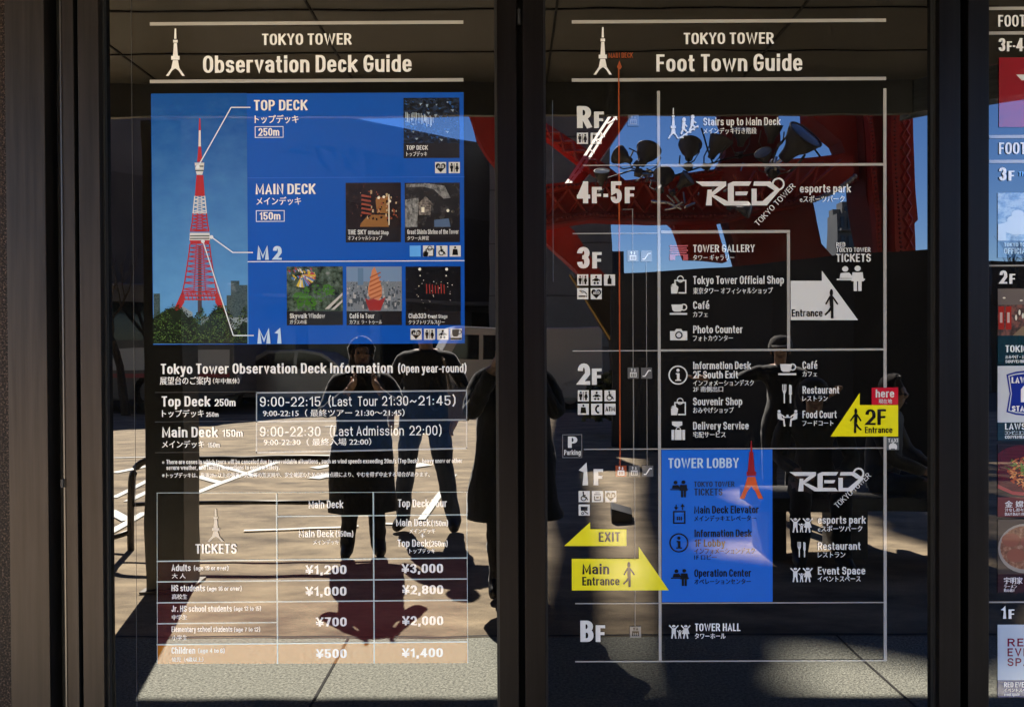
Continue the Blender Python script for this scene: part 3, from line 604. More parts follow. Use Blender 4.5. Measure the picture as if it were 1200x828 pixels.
ph = photo(406.2, 312.3, 471, 364.5, 381, picmat('pic_city', [(.3, (.08, .10, .13)), (.5, (.22, .25, .28)), (.6, (.10, .13, .15)), (.72, (.36, .38, .38))], 160, 3, (1.4, 1, 1)), [('Café la Tour', 410, 373, 5.8, 29), ('j', 'カフェ ラ・トゥール', 410, 379.4, 4.8, 38)])
m = MB().rect(406.4, 312.5, 470.8, 330, 2.6); m.build('hazy_sky', film('haze_ink', (.17, .26, .40)), ph)
cbs = [MB(), MB(), MB()]; q = random.Random(21)
for i in range(260):
    y = 329+33*q.random()**.8; s_ = .7+(y-329)*.07; x = q.uniform(406.5, 470.6-s_*1.5); h_ = s_*q.uniform(.8, 2.2); k = q.choice((0, 0, 1, 1, 2)); cbs[k].rect(x, max(326, y-h_), x+s_*q.uniform(.7, 1.5), min(364.2, y+.3), 2.62+.001*i+.003*(y-329))
for k, (nm, c_) in enumerate((('dark', (.06, .075, .09)), ('mid', (.18, .20, .22)), ('pale', (.38, .38, .37)))): cbs[k].build('city_blocks', film('city_%s_ink' % nm, c_), ph)
m = MB().rect(419.5, 314, 426, 334, 2.8); m.build('far_tower_block', film('far_ink', (.11, .19, .30)), ph)
m = MB().wpoly([(439, 312.8), (441, 317), (444.5, 327), (448, 338), (447.5, 347), (444, 352), (436, 352), (432, 346), (431.5, 338), (434.5, 326), (436, 317)], 3.2); cr = m.build('soft_ice_cream', film('ice_ink', (.56, .22, .10)), ph)
m = MB()
for i in range(6): y = 321+i*5.2; m.wpoly([(433.5-i*.2, y+3.5), (446+i*.2, y-2.5), (446.6+i*.2, y-1), (433.8-i*.2, y+5.2)], 3.6)
m.build('swirl_shade', film('ice_shade_ink', (.33, .09, .035)), ph)
m = MB().wpoly([(428, 349), (433, 352), (438, 350), (444, 352), (452, 348), (449, 356), (446, 363.8), (433, 363.8), (430, 356)], 3.9); m.build('red_cone', film('cone_ink', (.30, .03, .03)), ph)
ph = photo(475.4, 312.3, 540, 364.5, 381, picmat('pic_club', [(.5, (.007, .007, .008)), (.66, (.012, .012, .014)), (.78, (.12, .11, .10))], 90, 3), [('Club333', 479, 373, 5.8, 20.5), ('Event Stage', 502, 372.8, 4.4, 22.5), ('j', 'クラブトリプルスリー', 479, 379.6, 4.8, 42)])
m = MB().disc(492, 315.5, 1.7, 3); m.disc(523.5, 315.5, 1.7, 3); m.disc(492.5, 323, .8, 3); m.disc(523, 323, .8, 3)
q = random.Random(8)
for i in range(22): m.disc(q.uniform(486, 530), q.uniform(328, 356), q.uniform(.3, .7), 3+.01*i, 6)
m.build('lamps', film('lamp_ink', (.8, .75, .6)), ph)
m = MB()
for i in range(7): x = 500+i*3.4; m.line(x, 332+q.uniform(0, 3), x+.4, 344, 1.3, 3.4)
m.build('red_stage_glow', film('stage_red_ink', (.26, .03, .025)), ph)
for k, x, y in (('aed', 510, 190.3), ('toilet', 526, 190.3), (None, 480.2, 287.8), ('bag', 495.8, 287.8), ('wheelchair', 511.5, 287.8), ('locker', 527, 287.8), ('aed', 481.3, 385), ('toilet', 497, 385), ('baby', 512.5, 385), ('cup', 528.2, 385)):
    icontile(ps, k, x, y, base=None if k else lblue)

# information lines
c = W(366, 560); inf = thing('information_lettering', 'white deck information lines in two languages below the blue poster', 'lettering', (c.x, 0, c.z))
texts(inf, 'lettering', white, [('Tokyo Tower Observation Deck Information', 189, 438, 12, 272), ('(Open year-round)', 466.5, 436.5, 10, 80.5)])
texts(inf, 'lettering', white, [('j', '展望台のご案内', 188, 450, 9, 59), ('j', '（年中無休）', 250, 449, 6.2, 31)])
texts(inf, 'lettering', white, [('Top Deck', 190, 476, 12, 57), ('250m', 252, 475.6, 8.6, 24.5), ('j', 'トップデッキ', 190.5, 488, 8.4, 49), ('250m', 242, 488, 5.4, 14.5)])
texts(inf, 'lettering', white, [('Main Deck', 190.5, 512, 12, 65.5), ('150m', 261, 511.4, 8.6, 24), ('j', 'メインデッキ', 190.5, 524, 8.4, 49.5), ('150m', 244, 523.6, 5.4, 14)])
texts(inf, 'notice_lettering', white, [('There are cases in which tours will be canceled due to unavoidable situations , such as wind speeds exceeding 20m/s (Top Deck) , heavy snow or other', 195.5, 543.3, 5.2, 347),
     ('severe weather, and facility inspections to confirm safety.', 195.5, 550, 5.2, 133), ('j', '※', 190.5, 543.3, 4.6), ('j', '※トップデッキは、風速20m以上の強風、大雪等の荒天時や、安全確認のための臨時点検により、やむを得ず中止する場合があります。', 190.5, 559, 5.6, 314)])
m = Lines()
for a, b in ((459.6, 457.8), (494, 492), (530, 528)): m.line(182, a, 301, b+.8, .8, 2)
m.build('ruled_line', hair, inf)

# hours sticker
c = W(424, 528); hs = thing('hours_sticker', 'dark navy sticker with opening hours and a pale outline, patched over the information lines', 'sticker', (c.x, 0, c.z))
MB().wpoly([(300.5, 459.5), (547.5, 457), (547.5, 525.5), (300.5, 531)], 2).build('backing', navy, hs)
m = MB(); fr = film('sticker_edge', (.30, .33, .36))
for a, b, t in (((300.5, 460), (547.5, 457.4), 1.8), ((300.5, 493.6), (547.5, 491.5), 1.8), ((300.5, 530), (547.5, 525), 1.8), ((301, 459.5), (301, 530.8), 1.4), ((547, 457), (547, 525.5), 1)): m.line(*a, *b, t, 3)
m.build('outline', fr, hs)
thin = dict(sx=.055, sy=.055, gap=.13)
texts(hs, 'lettering', white, [('9:00-22:15', 305, 476, 11.3, 71), ('(Last', 385, 475.6, 11.3, 27.5), ('Tour', 419.6, 475.4, 11.3, 23.5), ('21:30', 448, 475, 11.3, 30.5), ('~', 480.5, 475, 11.3, 8), ('21:45)', 490.5, 474.6, 11.3, 44)], **thin)
texts(hs, 'lettering', white, [('9:00-22:30', 305, 511, 11.3, 71), ('(Last', 386.5, 510.5, 11.3, 27.5), ('Admission', 418, 510, 11.3, 55.5), ('22:00)', 480, 509.6, 11.3, 38)], **thin)
texts(hs, 'lettering', white, [('j', '9:00-22:15（ 最終ツアー 21:30～21:45）', 308.5, 487.4, 8, 166), ('j', '9:00-22:30（ 最終入場 22:00）', 309.5, 521.2, 8, 126)])

# price table
c = W(366, 777); pt = thing('price_table', 'ticket price table with reddish row bands and white grid lines, low on the left door', 'price list', (c.x, 0, c.z))
ba, bb, bc = film('band_maroon', (.022, .007, .008)), film('band_red', (.055, .012, .012)), film('band_orange', (.36, .125, .004))
sl = lambda y: y*1.0
for a, b, mt in ((657, 681, ba), (681, 705, ba), (705.3, 730, bb), (730, 753.5, bb), (753.7, 777, bc)):
    MB().wpoly([(184.5, a), (548, a-3.6), (548, b-3.6 if b < 770 else b-1), (184.5, b)], 1.5).build('row_band', mt, pt)
m = Lines(); gl_ = film('grid_ink', (.42, .52, .53))
for x0, y0, x1, y1, t in ((184, 577, 548, 576, .6), (324.5, 604.5, 548, 602.5, 1.3), (184, 657, 548, 653, 1.5), (184, 681, 548, 677.5, 1.5), (184, 705.5, 548, 702.3, 1.5), (184, 730, 325, 728.4, 1.5), (184, 754.5, 548, 751, 1.6)): m.line(x0, y0, x1, y1, t, 2.5)
for x, a, b in ((324.4, 578, 777), (437.6, 576, 776)): m.line(x, a, x+1.2, b, 1.6, 2.7)
m.line(547, 577, 548.3, 776, .7, 2.8); m.line(184.6, 577, 184.8, 777, .6, 2.9); m.build('grid_line', gl_, pt)
texts(pt, 'heading_lettering', white, [('Main Deck', 362, 594.8, 9, 40.5), ('Top Deck Tour', 466.5, 593.6, 9.2, 57.5), ('Main Deck', 350.5, 628.8, 8.6, 41), ('(150m)', 393.5, 628.2, 6.6, 21), ('j', 'メインデッキ', 367.5, 637, 5.6, 30),
    ('Main Deck', 464.5, 615.8, 8.4, 40), ('(150m)', 505.5, 615.6, 6.4, 20), ('j', 'メインデッキ', 480, 624, 5.6, 30), ('+', 493, 630, 6.5, 4.5), ('Top Deck', 466, 640, 8.6, 36.5), ('(250m)', 503, 639.6, 6.6, 22), ('j', 'トップデッキ', 480, 647.4, 5.6, 30)])
icon(MB(), 'tower', 243.5, 596, 19.5, 38, 3).build('tower_emblem', greyw, pt); texts(pt, 'heading_lettering', white, [('TICKETS', 229.5, 648, 11.4, 48.5)])
texts(pt, 'row_lettering', white, [('Adults', 201.5, 668.3, 7.8, 22.5), ('(age 19 or over)', 227.5, 667.4, 5.2, 41), ('j', '大 人', 202, 676.6, 5.8, 16), ('HS students', 201.5, 692, 7.6, 39.5), ('(age 16 or over)', 243, 691.4, 5.2, 41), ('j', '高校生', 202, 700.8, 5.8, 18),
    ('Jr. HS school students', 201.5, 716, 7.4, 71), ('(age 13 to 15)', 274.5, 714.6, 5, 32), ('j', '中学生', 202, 725, 5.8, 18), ('Elementary school students', 201.5, 739.6, 6.6, 71.5), ('(age 7 to 12)', 274.5, 739, 5, 31), ('j', '小学生', 202, 748.8, 5.8, 18),
    ('Children', 201.5, 765, 7.8, 28), ('(age 4 to 6)', 232.5, 764, 5.2, 31.5), ('j', '幼児（4歳以上）', 202, 774, 5.4, 37)])
texts(pt, 'price_lettering', white, [('¥1,200', 358.5, 672, 10.6, 48), ('¥3,000', 471, 670.6, 10.6, 48.5), ('¥1,000', 358.5, 697.2, 10.6, 48), ('¥2,800', 471.7, 695.4, 10.6, 48), ('¥700', 370.7, 733, 10.6, 36), ('¥2,000', 471.7, 731.6, 10.6, 48), ('¥500', 370.7, 770, 10.6, 36), ('¥1,400', 471.3, 769, 10.6, 48)], sx=.09, sy=.075)

# ================================================================== MIDDLE DOOR PRINTS
c = W(855, 774); fg = thing('floor_guide', 'white lined floor by floor guide with icons and lettering on the middle door', 'floor guide', (c.x, 0, c.z))
m = Lines()
m.rect(770.8, 107, 774.2, 773, 2); m.rect(1034.9, 104, 1038.6, 773, 2.1); m.rect(774.2, 192, 1035, 195, 2.2); m.rect(774.2, 270, 925.5, 273.4, 2.3); m.rect(922, 273.4, 925.5, 408.6, 2.4); m.rect(774.2, 408.6, 1035, 411, 2.5)
m.build('grid_line', greyw, fg)
m = Lines(); thl = film('thin_line_ink', (.33, .32, .30))
for x0, y0, x1, y1 in ((683, 193.3, 770.8, 194.5), (671, 273, 770.8, 274.2), (671, 410.3, 770.8, 411.5), (684, 524.6, 1035, 525.9), (674, 705, 1035, 706.4), (674, 772.8, 1038.6, 774.4)): m.rect(x0, y0, x1, y1, 2.6+.01*y0/100)
m.build('grid_line', thl, fg)
def floorno(s, x, yb, big, small, parts):
    m = MB()
    for t_, x_, w_, h_ in parts: lat(m, t_, x_, yb, h_, w_, L=4, sx=.105, sy=.088)
    return m.build('floor_number', tile, fg)
floorno('', 0, 150.5, 0, 0, [('R', 676, 17, 25.5), ('F', 696, 11.5, 19)])
floorno('', 0, 238.5, 0, 0, [('4', 676, 15.5, 25.5), ('F', 693.5, 11.5, 19), ('-', 707, 5.5, 22), ('5', 715.5, 13, 25.5), ('F', 732, 11.5, 19)])
floorno('', 0, 314.6, 0, 0, [('3', 676.3, 14.5, 25), ('F', 694, 11, 19)])
floorno('', 0, 450.6, 0, 0, [('2', 677, 14.5, 25), ('F', 693.5, 11.5, 19)])
floorno('', 0, 568, 0, 0, [('1', 679, 10.5, 25), ('F', 695.5, 11, 19)])
floorno('', 0, 751, 0, 0, [('B', 680, 15.5, 25), ('F', 698, 11, 19.5)])
for k, x, y in (('toilet', 676, 156), ('atm', 692, 156), ('toilet', 676.3, 321.6), ('baby', 692, 321.6), ('bottle', 707.6, 321.6), ('smoke', 676.3, 337.6), ('aed', 692, 337.6), ('toilet', 677, 457), ('baby', 692.6, 457), ('wheelchair', 708.2, 457),
                ('locker', 677, 472.6), ('phone', 692.6, 472.6), ('ATM', 708.2, 472.6), ('wheelchair', 678, 574.6), ('desk', 693.5, 574.6), ('aed', 709, 574.6), ('atm', 678, 590.4)):
    icontile(fg, k, x, y, 13)
dg = film('dim_tile', (.10, .10, .10))
for k, x, y, ib, ii in (('elev', 735.5, 135, film('faint_tile', (.07, .09, .11)), mid), ('elev', 735, 293.6, mid, white), ('escal', 750.8, 293.6, mid, white), ('elev', 735.4, 430.4, dg, palegrey), ('escal', 751, 430.4, dg, white), ('elev', 736.5, 545, dg, palegrey), ('escal', 752.3, 545, dg, white), ('elev', 738, 733, mid, black)):
    icontile(fg, k, x, y, 13, ii, ib)
m = MB(); m.rect(741, 245, 742, 430, 2.2); m.rect(741.6, 443.5, 743, 545, 2.2); m.rect(743.4, 558.5, 744.4, 733, 2.2); m.rect(757, 307, 757.9, 430, 2.3); m.rect(757.6, 443.5, 758.5, 545, 2.3); m.rect(729.6, 245, 742, 245.8, 2.4); m.build('lift_lines', film('lift_line_ink', (.17, .165, .155)), fg)
m = MB(); m.rect(724.9, 82, 726.6, 545, 2.8); m.wpoly([(725.7, 71.5), (728.6, 79), (726.6, 82), (724.8, 82), (722.8, 79)], 2.9); am = m.build('main_deck_arrow', orange, fg)
solo(lat, 'MAIN DECK', 713, 68.6, 6.2, 28.5).build('lettering', orange, am)
icontile(fg, 'elev', 721, 545, 13, white, orange)
# roof row
icons(fg, 'pictogram', tile, [('tower', 782, 127, 13.5, 36), ('climb', 796, 136, 22, 26)])
texts(fg, 'row_lettering', tile, [('Stairs up to Main Deck', 824, 147.6, 9.2, 90), ('j', 'メインデッキ行き階段', 824, 157, 6.8, 62)])
def red_logo(parent, x, y, w, h, ring, t0, t1):
    """slanting club logo: R E D, a ring, and the tower name on a rising slant"""
    m = MB(); X = lambda u: x+u*w; Y = lambda v: y+(1-v)*h
    L_ = 4
    for i, pts in enumerate([
        [(0, 1), (.36, 1), (.33, .80), (.08, .80)], [(.36, 1), (.36, .82), (.21, .42), (.15, .42), (.27, .80)], [(.14, .66), (.19, .66), (.19, 0), (.12, 0)], [(.17, .42), (.24, .42), (.41, .12), (.42, 0), (.34, 0)],
        [(.44, 1), (.66, 1), (.63, .82), (.45, .82), (.45, .18), (.62, .18), (.66, 0), (.38, 0), (.38, .9)], [(.47, .58), (.62, .58), (.60, .42), (.47, .42)],
        [(.69, 1), (.88, 1), (1.0, .66), (.93, .62), (.84, .82), (.68, .82)], [(1.0, .66), (.84, 0), (.79, .18), (.93, .62)], [(.84, 0), (.66, 0), (.66, .18), (.79, .18)], [(.66, .70), (.72, .70), (.72, .18), (.66, .18)]]):
        m.wpoly([(X(u), Y(v)) for u, v in pts], L_+.05*i)
    m.ring(*ring, 2.0, 5, 20); o = m.build('club_logo', tile, parent)
    dx, dy = t1[0]-t0[0], t1[1]-t0[1]; m = MB(); lat(m, 'TOKYO TOWER', t0[0], t0[1], 6.6, math.hypot(dx, dy), L=5, sx=.052, sy=.05, rot=math.atan2(-dy, dx)); m.build('lettering', tile, o)
red_logo(fg, 815, 213, 99, 28, (911.5, 216, 7.5), (888, 265.5), (932, 219.5))
texts(fg, 'row_lettering', tile, [('esports park', 937, 226, 9.6, 59.5), ('j', 'eスポーツパーク', 937, 237, 7.6, 52)])
texts(fg, 'row_lettering', tile, [('RED', 979.5, 289.4, 5.4, 10.5), ('TOKYO TOWER', 979.5, 295.6, 5.4, 40), ('TICKETS', 979.5, 307, 9.4, 40.5)]); icon(MB(), 'counter', 980, 311, 33, 30, 4).build('pictogram', tile, fg)
m = MB()
for i in range(5): m.rect(784.5+(i % 2)*.6, 287.5+i*2.6, 806-(i % 2)*1.5, 289.2+i*2.6, 4+.05*i)
m.rect(784.5, 299.5, 791, 305, 4.4); m.rect(800, 299.5, 806, 305, 4.5); m.build('pictogram', film('gallery_red_ink', (.40, .10, .12)), fg)
texts(fg, 'row_lettering', tile, [('TOWER GALLERY', 812, 295.8, 8.8, 72), ('j', 'タワー ギャラリー', 812, 305, 6.6, 48)])
icons(fg, 'pictogram', tile, [('bag', 785.5, 321, 18.5, 23), ('cup', 784.5, 356, 20.5, 13), ('camera', 785, 384.5, 20, 14)]); MB().ring(795, 392.6, 4.3, 1.4, 9).build('pictogram', black, fg)
texts(fg, 'row_lettering', tile, [('Tokyo Tower Official Shop', 812, 333, 9.4, 106), ('j', '東京タワー オフィシャルショップ', 812, 344, 7.2, 93), ('Café', 812, 362, 9, 19), ('j', 'カフェ', 812, 371.3, 6.8, 17), ('Photo Counter', 812, 390.4, 9, 58), ('j', 'フォトカウンター', 812, 399.2, 6.8, 46.5)])
icons(fg, 'pictogram', tile, [('info', 783, 428, 22.5), ('bag', 785.5, 464, 18, 22), ('case', 785.5, 493, 18, 22)])
texts(fg, 'row_lettering', tile, [('Information Desk', 812, 432.4, 8.8, 67.5), ('2F South Exit', 812, 443.2, 8.8, 52.5), ('j', 'インフォメーションデスク', 812, 451.6, 6.6, 71), ('j', '2F 南側出口', 812, 458.6, 6.4, 35), ('Souvenir Shop', 812, 474.6, 9, 57.5), ('j', 'おみやげショップ', 812, 483.4, 6.8, 47.5), ('Delivery Service', 812, 503, 9, 65), ('j', '宅配サービス', 812, 512, 6.8, 38)])
icons(fg, 'pictogram', tile, [('cup', 911.5, 425.6, 21, 14), ('fork', 915.5, 450, 13, 22), ('table', 910, 479.5, 24.5, 20)])
texts(fg, 'row_lettering', tile, [('Café', 940, 432, 8.8, 17.5), ('j', 'カフェ', 940, 441, 6.6, 17), ('Restaurant', 940, 461, 8.8, 43), ('j', 'レストラン', 940, 469.6, 6.6, 29.5), ('Food Court', 940, 489.6, 8.8, 40), ('j', 'フードコート', 940, 498.4, 6.6, 36)])
# ground floor right part
red_logo(fg, 924.5, 552.5, 87, 22.5, (1005.5, 554, 6.6), (981, 595), (1020.5, 557.5))
icons(fg, 'pictogram', tile, [('family', 926.5, 606, 25, 17), ('fork', 933.5, 634, 11, 18), ('family', 926.5, 664, 25, 17), ('family', 784.5, 731, 24, 16)])
texts(fg, 'row_lettering', tile, [('esports park', 958, 613, 9, 56), ('j', 'eスポーツパーク', 958, 622, 7, 52), ('Restaurant', 958, 643.6, 9, 50), ('j', 'レストラン', 958, 652.4, 7, 32), ('Event Space', 958, 672.4, 9, 55.5), ('j', 'イベントスペース', 958, 680.6, 7, 50)])
texts(fg, 'row_lettering', white, [('TOWER HALL', 814, 738.6, 9, 53.5), ('j', 'タワーホール', 814, 747.4, 6.8, 36)])

c = W(840, 705); lb = thing('lobby_panel', 'bright blue tower lobby panel with black lines of text on the middle door', 'sign', (c.x, 0, c.z))
MB().rect(775.3, 526.5, 905, 704.6, 1.6).build('backing', blue2, lb)
texts(lb, 'lettering', paleblue, [('TOWER LOBBY', 783, 548, 11.6, 82.5)])
icons(lb, 'pictogram', black, [('counter', 785, 562, 21, 20), ('info', 784, 624, 22.5), ('counter', 786, 665.5, 21, 20)]); m = MB(); m.frame(788.5, 598, 803, 613, 1.6, 4); icon(m, 'elevp', 788.5, 596, 14.5, 16, 5)
m.line(792, 597, 792, 590.5, 1.2, 5.5); m.wpoly([(789.5, 593.5), (792, 597.2), (794.5, 593.5)], 5.6); m.line(799.5, 597, 799.5, 591, 1.2, 5.5); m.wpoly([(797, 593), (799.5, 589.4), (802, 593)], 5.6); m.build('pictogram', black, lb)
texts(lb, 'lettering', film('dim_ink', (.02, .03, .06)), [('TOKYO TOWER', 813, 570, 6.4, 47.5), ('TICKETS', 813.3, 580, 8.2, 33)])
texts(lb, 'lettering', black, [('Main Deck Elevator', 813.3, 601, 8.8, 75.5), ('j', 'メインデッキエレベーター', 813.3, 609.8, 6.6, 72.5), ('Information Desk', 813.5, 628.6, 8.8, 67), ('1F Lobby', 813.5, 640, 8.8, 36), ('j', 'インフォメーションデスク', 813.5, 648, 6.6, 71), ('j', '1F ロビー', 813.5, 655, 6.2, 26), ('Operation Center', 813.5, 675, 8.8, 66.5), ('j', 'オペレーションセンター', 813.5, 683.6, 6.6, 66)])
tI = MB(); tI.wpoly([(879.6, 516), (880.6, 516), (881.4, 529), (878.8, 529)], 4); tI.wpoly([(877.8, 529), (882.2, 529), (884.2, 552), (875.8, 552)], 4); tI.wpoly([(874.6, 552), (885.6, 552), (885.6, 557), (874.6, 557)], 4)
tw2 = tI.build('tower_picture', film('tower_dark_red_ink', (.27, .015, .02)), lb)
tI = MB(); tI.wpoly([(875.6, 558), (884.6, 558), (888.5, 572), (880, 569), (871.6, 572)], 4); tI.wpoly([(871.6, 572), (880, 569.3), (875.5, 575), (872, 583.8), (866.6, 583.8)], 4.1); tI.wpoly([(880, 569.3), (888.5, 572), (894, 583.8), (888.4, 583.8), (884.5, 575)], 4.2)
tI.build('tower_base', film('tower_orange_ink', (.62, .10, .02)), tw2)

def sticker(name, label, cat, pts, mat, anchor, L=2):
    c = W(*anchor); t = thing(name, label, cat, (c.x, 0, c.z)); MB().wpoly(pts, L).build('backing', mat, t); return t
t = sticker('arrow_sign', 'pale grey arrow pointing right with a black walking figure, beside the ticket counter picture', 'arrow sign', [(926.2, 329), (962.8, 329), (962.8, 317), (1005.2, 375), (926.2, 375)], tile, (965, 375))
texts(t, 'lettering', black, [('Entrance', 927.3, 371, 8.6, 36)], L=4); icon(MB(), 'walk', 966, 340, 15.5, 33, 4).build('pictogram', black, t)
t = sticker('arrow_sign', 'yellow arrow with a walking figure and large 2F, under the red flag', 'arrow sign', [(973, 511), (1007, 460), (1007, 474.3), (1052, 474.3), (1052, 511)], yellow, (1015, 511), 3)
texts(t, 'lettering', black, [('2F', 1013.5, 497.6, 18.4, 24)], L=5); texts(t, 'lettering', black, [('Entrance', 1013, 507, 7.4, 32)], L=5); icon(MB(), 'walkl', 995.5, 479, 13.5, 28, 5).build('pictogram', black, t)
t = sticker('location_flag', 'small red flag reading here, above the yellow 2F arrow', 'sign', [(1021, 454), (1052, 453.6), (1052, 474), (1021, 474.1)], red, (1036, 474), 3)
texts(t, 'lettering', tile, [('here', 1025.5, 465.4, 9.4, 21.5), ('j', '現在地', 1029, 472.2, 5.2, 15.5)], L=5)
t = sticker('arrow_sign', 'small yellow exit arrow pointing left, above the wider yellow arrow', 'arrow sign', [(661, 639), (691.5, 611.3), (691.5, 619.3), (734, 619.3), (734, 639)], yellow, (698, 639), 3)
texts(t, 'lettering', black, [('EXIT', 701.5, 634, 11.2, 25)], L=5)
t = sticker('arrow_sign', 'large yellow main entrance arrow pointing right into the lobby panel', 'arrow sign', [(670, 654), (748.3, 654), (748.3, 639.8), (783.5, 690.8), (670, 691)], yellow, (725, 691), 3)
texts(t, 'lettering', black, [('Main', 682.3, 672, 12.2, 31.5)], L=5); texts(t, 'lettering', black, [('Entrance', 682.3, 685, 10, 43.5)], L=5); icon(MB(), 'walk', 730, 658.5, 13.5, 28.5, 5).build('pictogram', black, t)
c = W(670, 536); t = thing('parking_sign', 'black square parking sign with white P and thin outline', 'sign', (c.x, 0, c.z)); MB().rect(659, 508.5, 682, 536, 2).build('backing', black, t); MB().frame(659, 508.5, 682, 536, .7, 3).build('outline', mid, t)
texts(t, 'lettering', tile, [('P', 665.5, 524.2, 13.2, 11)], sx=.1, L=4); texts(t, 'lettering', tile, [('Parking', 661, 532.6, 6, 19.4)], L=4)
c = W(1046, 527); t = thing('taxi_sign', 'small grey taxi tile with a white car, under the yellow 2F arrow', 'sign', (c.x, 0, c.z)); MB().rect(1038.8, 512.2, 1053, 526.8, 3.4).build('backing', film('taxi_tile', (.10, .115, .12)), t)
icon(MB(), 'car', 1039.5, 515.5, 12.5, 10, 5).build('pictogram', tile, t); texts(t, 'lettering', tile, [('TAXI', 1040, 517.6, 4.2, 11.6)], L=5)

# ================================================================== RIGHT DOOR PRINTS
c = W(1220, 720); dr = thing('tenant_directory', 'white ruled lines and floor numbers between the shop posters on the right door', 'directory', (c.x, 0, c.z))
m = Lines()
for y in (8.2, 37, 158.2, 187.2, 310, 703.6): m.rect(1158.6, y, 1330, y+3.8 if y < 200 else y+1.8, 2)
m.build('ruled_line', greyw, dr)
texts(dr, 'lettering', white, [('FOOT TOWN', 1169, 32, 13.6, 74)]); texts(dr, 'lettering', white, [('FOOT TOWN', 1170, 181, 13.6, 74)])
for y, pr in ((60.8, [('3', 1169.3, 8, 15.2), ('F', 1179, 6, 11.5), ('-', 1186, 3, 14), ('4', 1190, 8.5, 15.2), ('F', 1200.5, 6, 11.5)]), (212, [('3', 1170, 8.5, 15.5), ('F', 1181, 7, 11.5)]), (332.5, [('2', 1170.5, 9, 15.5), ('F', 1182, 7, 11.5)]), (724, [('1', 1172.5, 6, 14.5), ('F', 1181, 7, 11)])):
    m = MB()
    for t_, x_, w_, h_ in pr: lat(m, t_, x_, y, h_, w_, L=4, sx=.105)
    m.build('floor_number', white, dr)
def poster(label, y0, ym, y1, mat, capmat, x1=1233, x0=1168.6, name='shop_poster'):
    c = W((x0+x1)/2, y1); t = thing(name, label, 'poster', (c.x, 0, c.z), 'shop posters down the right door')
    MB().rect(x0, y0, x1, ym, 1.6).build('picture', mat, t)
    if y1 > ym: MB().rect(x0, ym, x1, y1, 1.6).build('caption_strip', capmat, t)
    return t
t = poster('deep red poster with an angular white club logo, topmost of its column', 67.5, 149, 149, film('poster_red', (.26, .008, .018)), None, x0=1170.2, x1=1292)
red_logo(t, 1190, 88, 80, 34, (1267, 91, 7), (1246, 140), (1287, 97))
texts(dr, 'lettering', lblue, [('The shop', 1193, 206.5, 5, 30)])
t = poster('pale blue poster showing round white display stands, with small white lettering below', 226, 282, 302, picmat('pic_store', [(.3, (.03, .07, .16)), (.45, (.16, .26, .42)), (.6, (.4, .5, .6)), (.7, (.1, .18, .3))], 34, 4, (1, 1, 1.5)), film('poster_blue_dark', (.012, .05, .14)), name='shop_poster')
m = MB()
for x, y, r in ((1192, 250, 18), (1217, 246, 14)): m.disc(x, y+16, r, 3, 20, 9); m.disc(x, y+8, r*.7, 3.2, 20, 6); m.disc(x, y+1, r*.4, 3.4, 16, 5)
m.wpoly([(1168.8, 263), (1178, 261), (1178, 281.8), (1168.8, 281.8)], 3.1); m.build('display_stands', film('stand_ink', (.52, .60, .68)), t)
texts(t, 'lettering', paleblue, [('TOKYO TOWER', 1176, 289, 4.4, 36), ('OFFICIAL SHOP', 1176, 297.4, 6.6, 48)])
t = poster('dark poster of a glossy shop front with red counters, above a teal caption', 338, 393, 427.6, picmat('pic_red_shop', [(.3, (.02, .012, .012)), (.48, (.07, .05, .045)), (.6, (.25, .10, .08)), (.7, (.08, .06, .05))], 36, 5, (1, 1, .8)), film('caption_teal', (.006, .034, .05)))
m = MB(); m.rect(1168.8, 338.2, 1232.8, 357, 2.6); m.build('ceiling', film('ceiling_ink', (.15, .125, .11)), t)
for x in (1169.5, 1178, 1202, 1214, 1225): MB().rect(x, 359, x+6.5, 386, 3).build('red_counter', film('counter_ink', (.36, .025, .018)), t); MB().rect(x+1.5, 366, x+4.5, 378, 3.2).build('counter_front', film('counter_front_ink', (.55, .42, .36)), t)
m = MB()
for x, y in ((1176, 349), (1196, 352), (1215, 348), (1227, 351), (1190, 372), (1194, 366), (1198, 370), (1211, 366)): m.disc(x, y, 1.8 if y < 355 else 1.3, 3.4, 8, 1.0 if y < 355 else 3.4)
m.build('lamps', film('lamp_ink', (.8, .75, .6)), t); m = MB().wpoly([(1186, 393), (1198, 382), (1232.8, 380), (1232.8, 393)], 2.8); m.build('floor', film('shop_floor_ink', (.22, .16, .10)), t)
texts(t, 'lettering', white, [('TOKIO333', 1177.5, 412.5, 8, 44), ('j', 'おみやげ・おかし・雑貨', 1177.5, 420, 4.2, 42), ('SOUVENIR SHOP', 1177.5, 425, 3.4, 36)])
t = poster('white convenience store poster with a blue shield emblem and teal caption', 428.4, 494.5, 516, film('poster_white', (.60, .63, .64)), film('caption_teal', (.006, .034, .05)))
sh = lambda g: [(1179.5-g, 439-g*.6), (1190, 436-g), (1201, 434.8-g), (1212, 436-g), (1222.5+g, 439-g*.6), (1219+g*.7, 461), (1222.5+g, 482+g*.6), (1212, 485+g), (1201, 486+g), (1190, 485+g), (1179.5-g, 482+g*.6), (1183-g*.7, 461)]
shm = film('shield_blue', (.012, .03, .26)); em = MB().wpoly(sh(.8), 2.6).build('shield_emblem', shm, t)
MB().wpoly(sh(-1.4), 2.9).build('shield_border', film('poster_white', (.6, .63, .64)), em); MB().wpoly(sh(-2.8), 3.2).build('shield_field', shm, em)
texts(em, 'lettering', white, [('LAWSON', 1184.5, 448.6, 7, 33), ('STATION', 1185, 481.6, 6.4, 32)], sx=.11, L=4.2)
m = MB(); m.wpoly([(1195.5, 456), (1199, 451.5), (1203, 451.5), (1206.5, 456), (1206.5, 471), (1195.5, 471)], 4.3); m.build('milk_can', white, em)
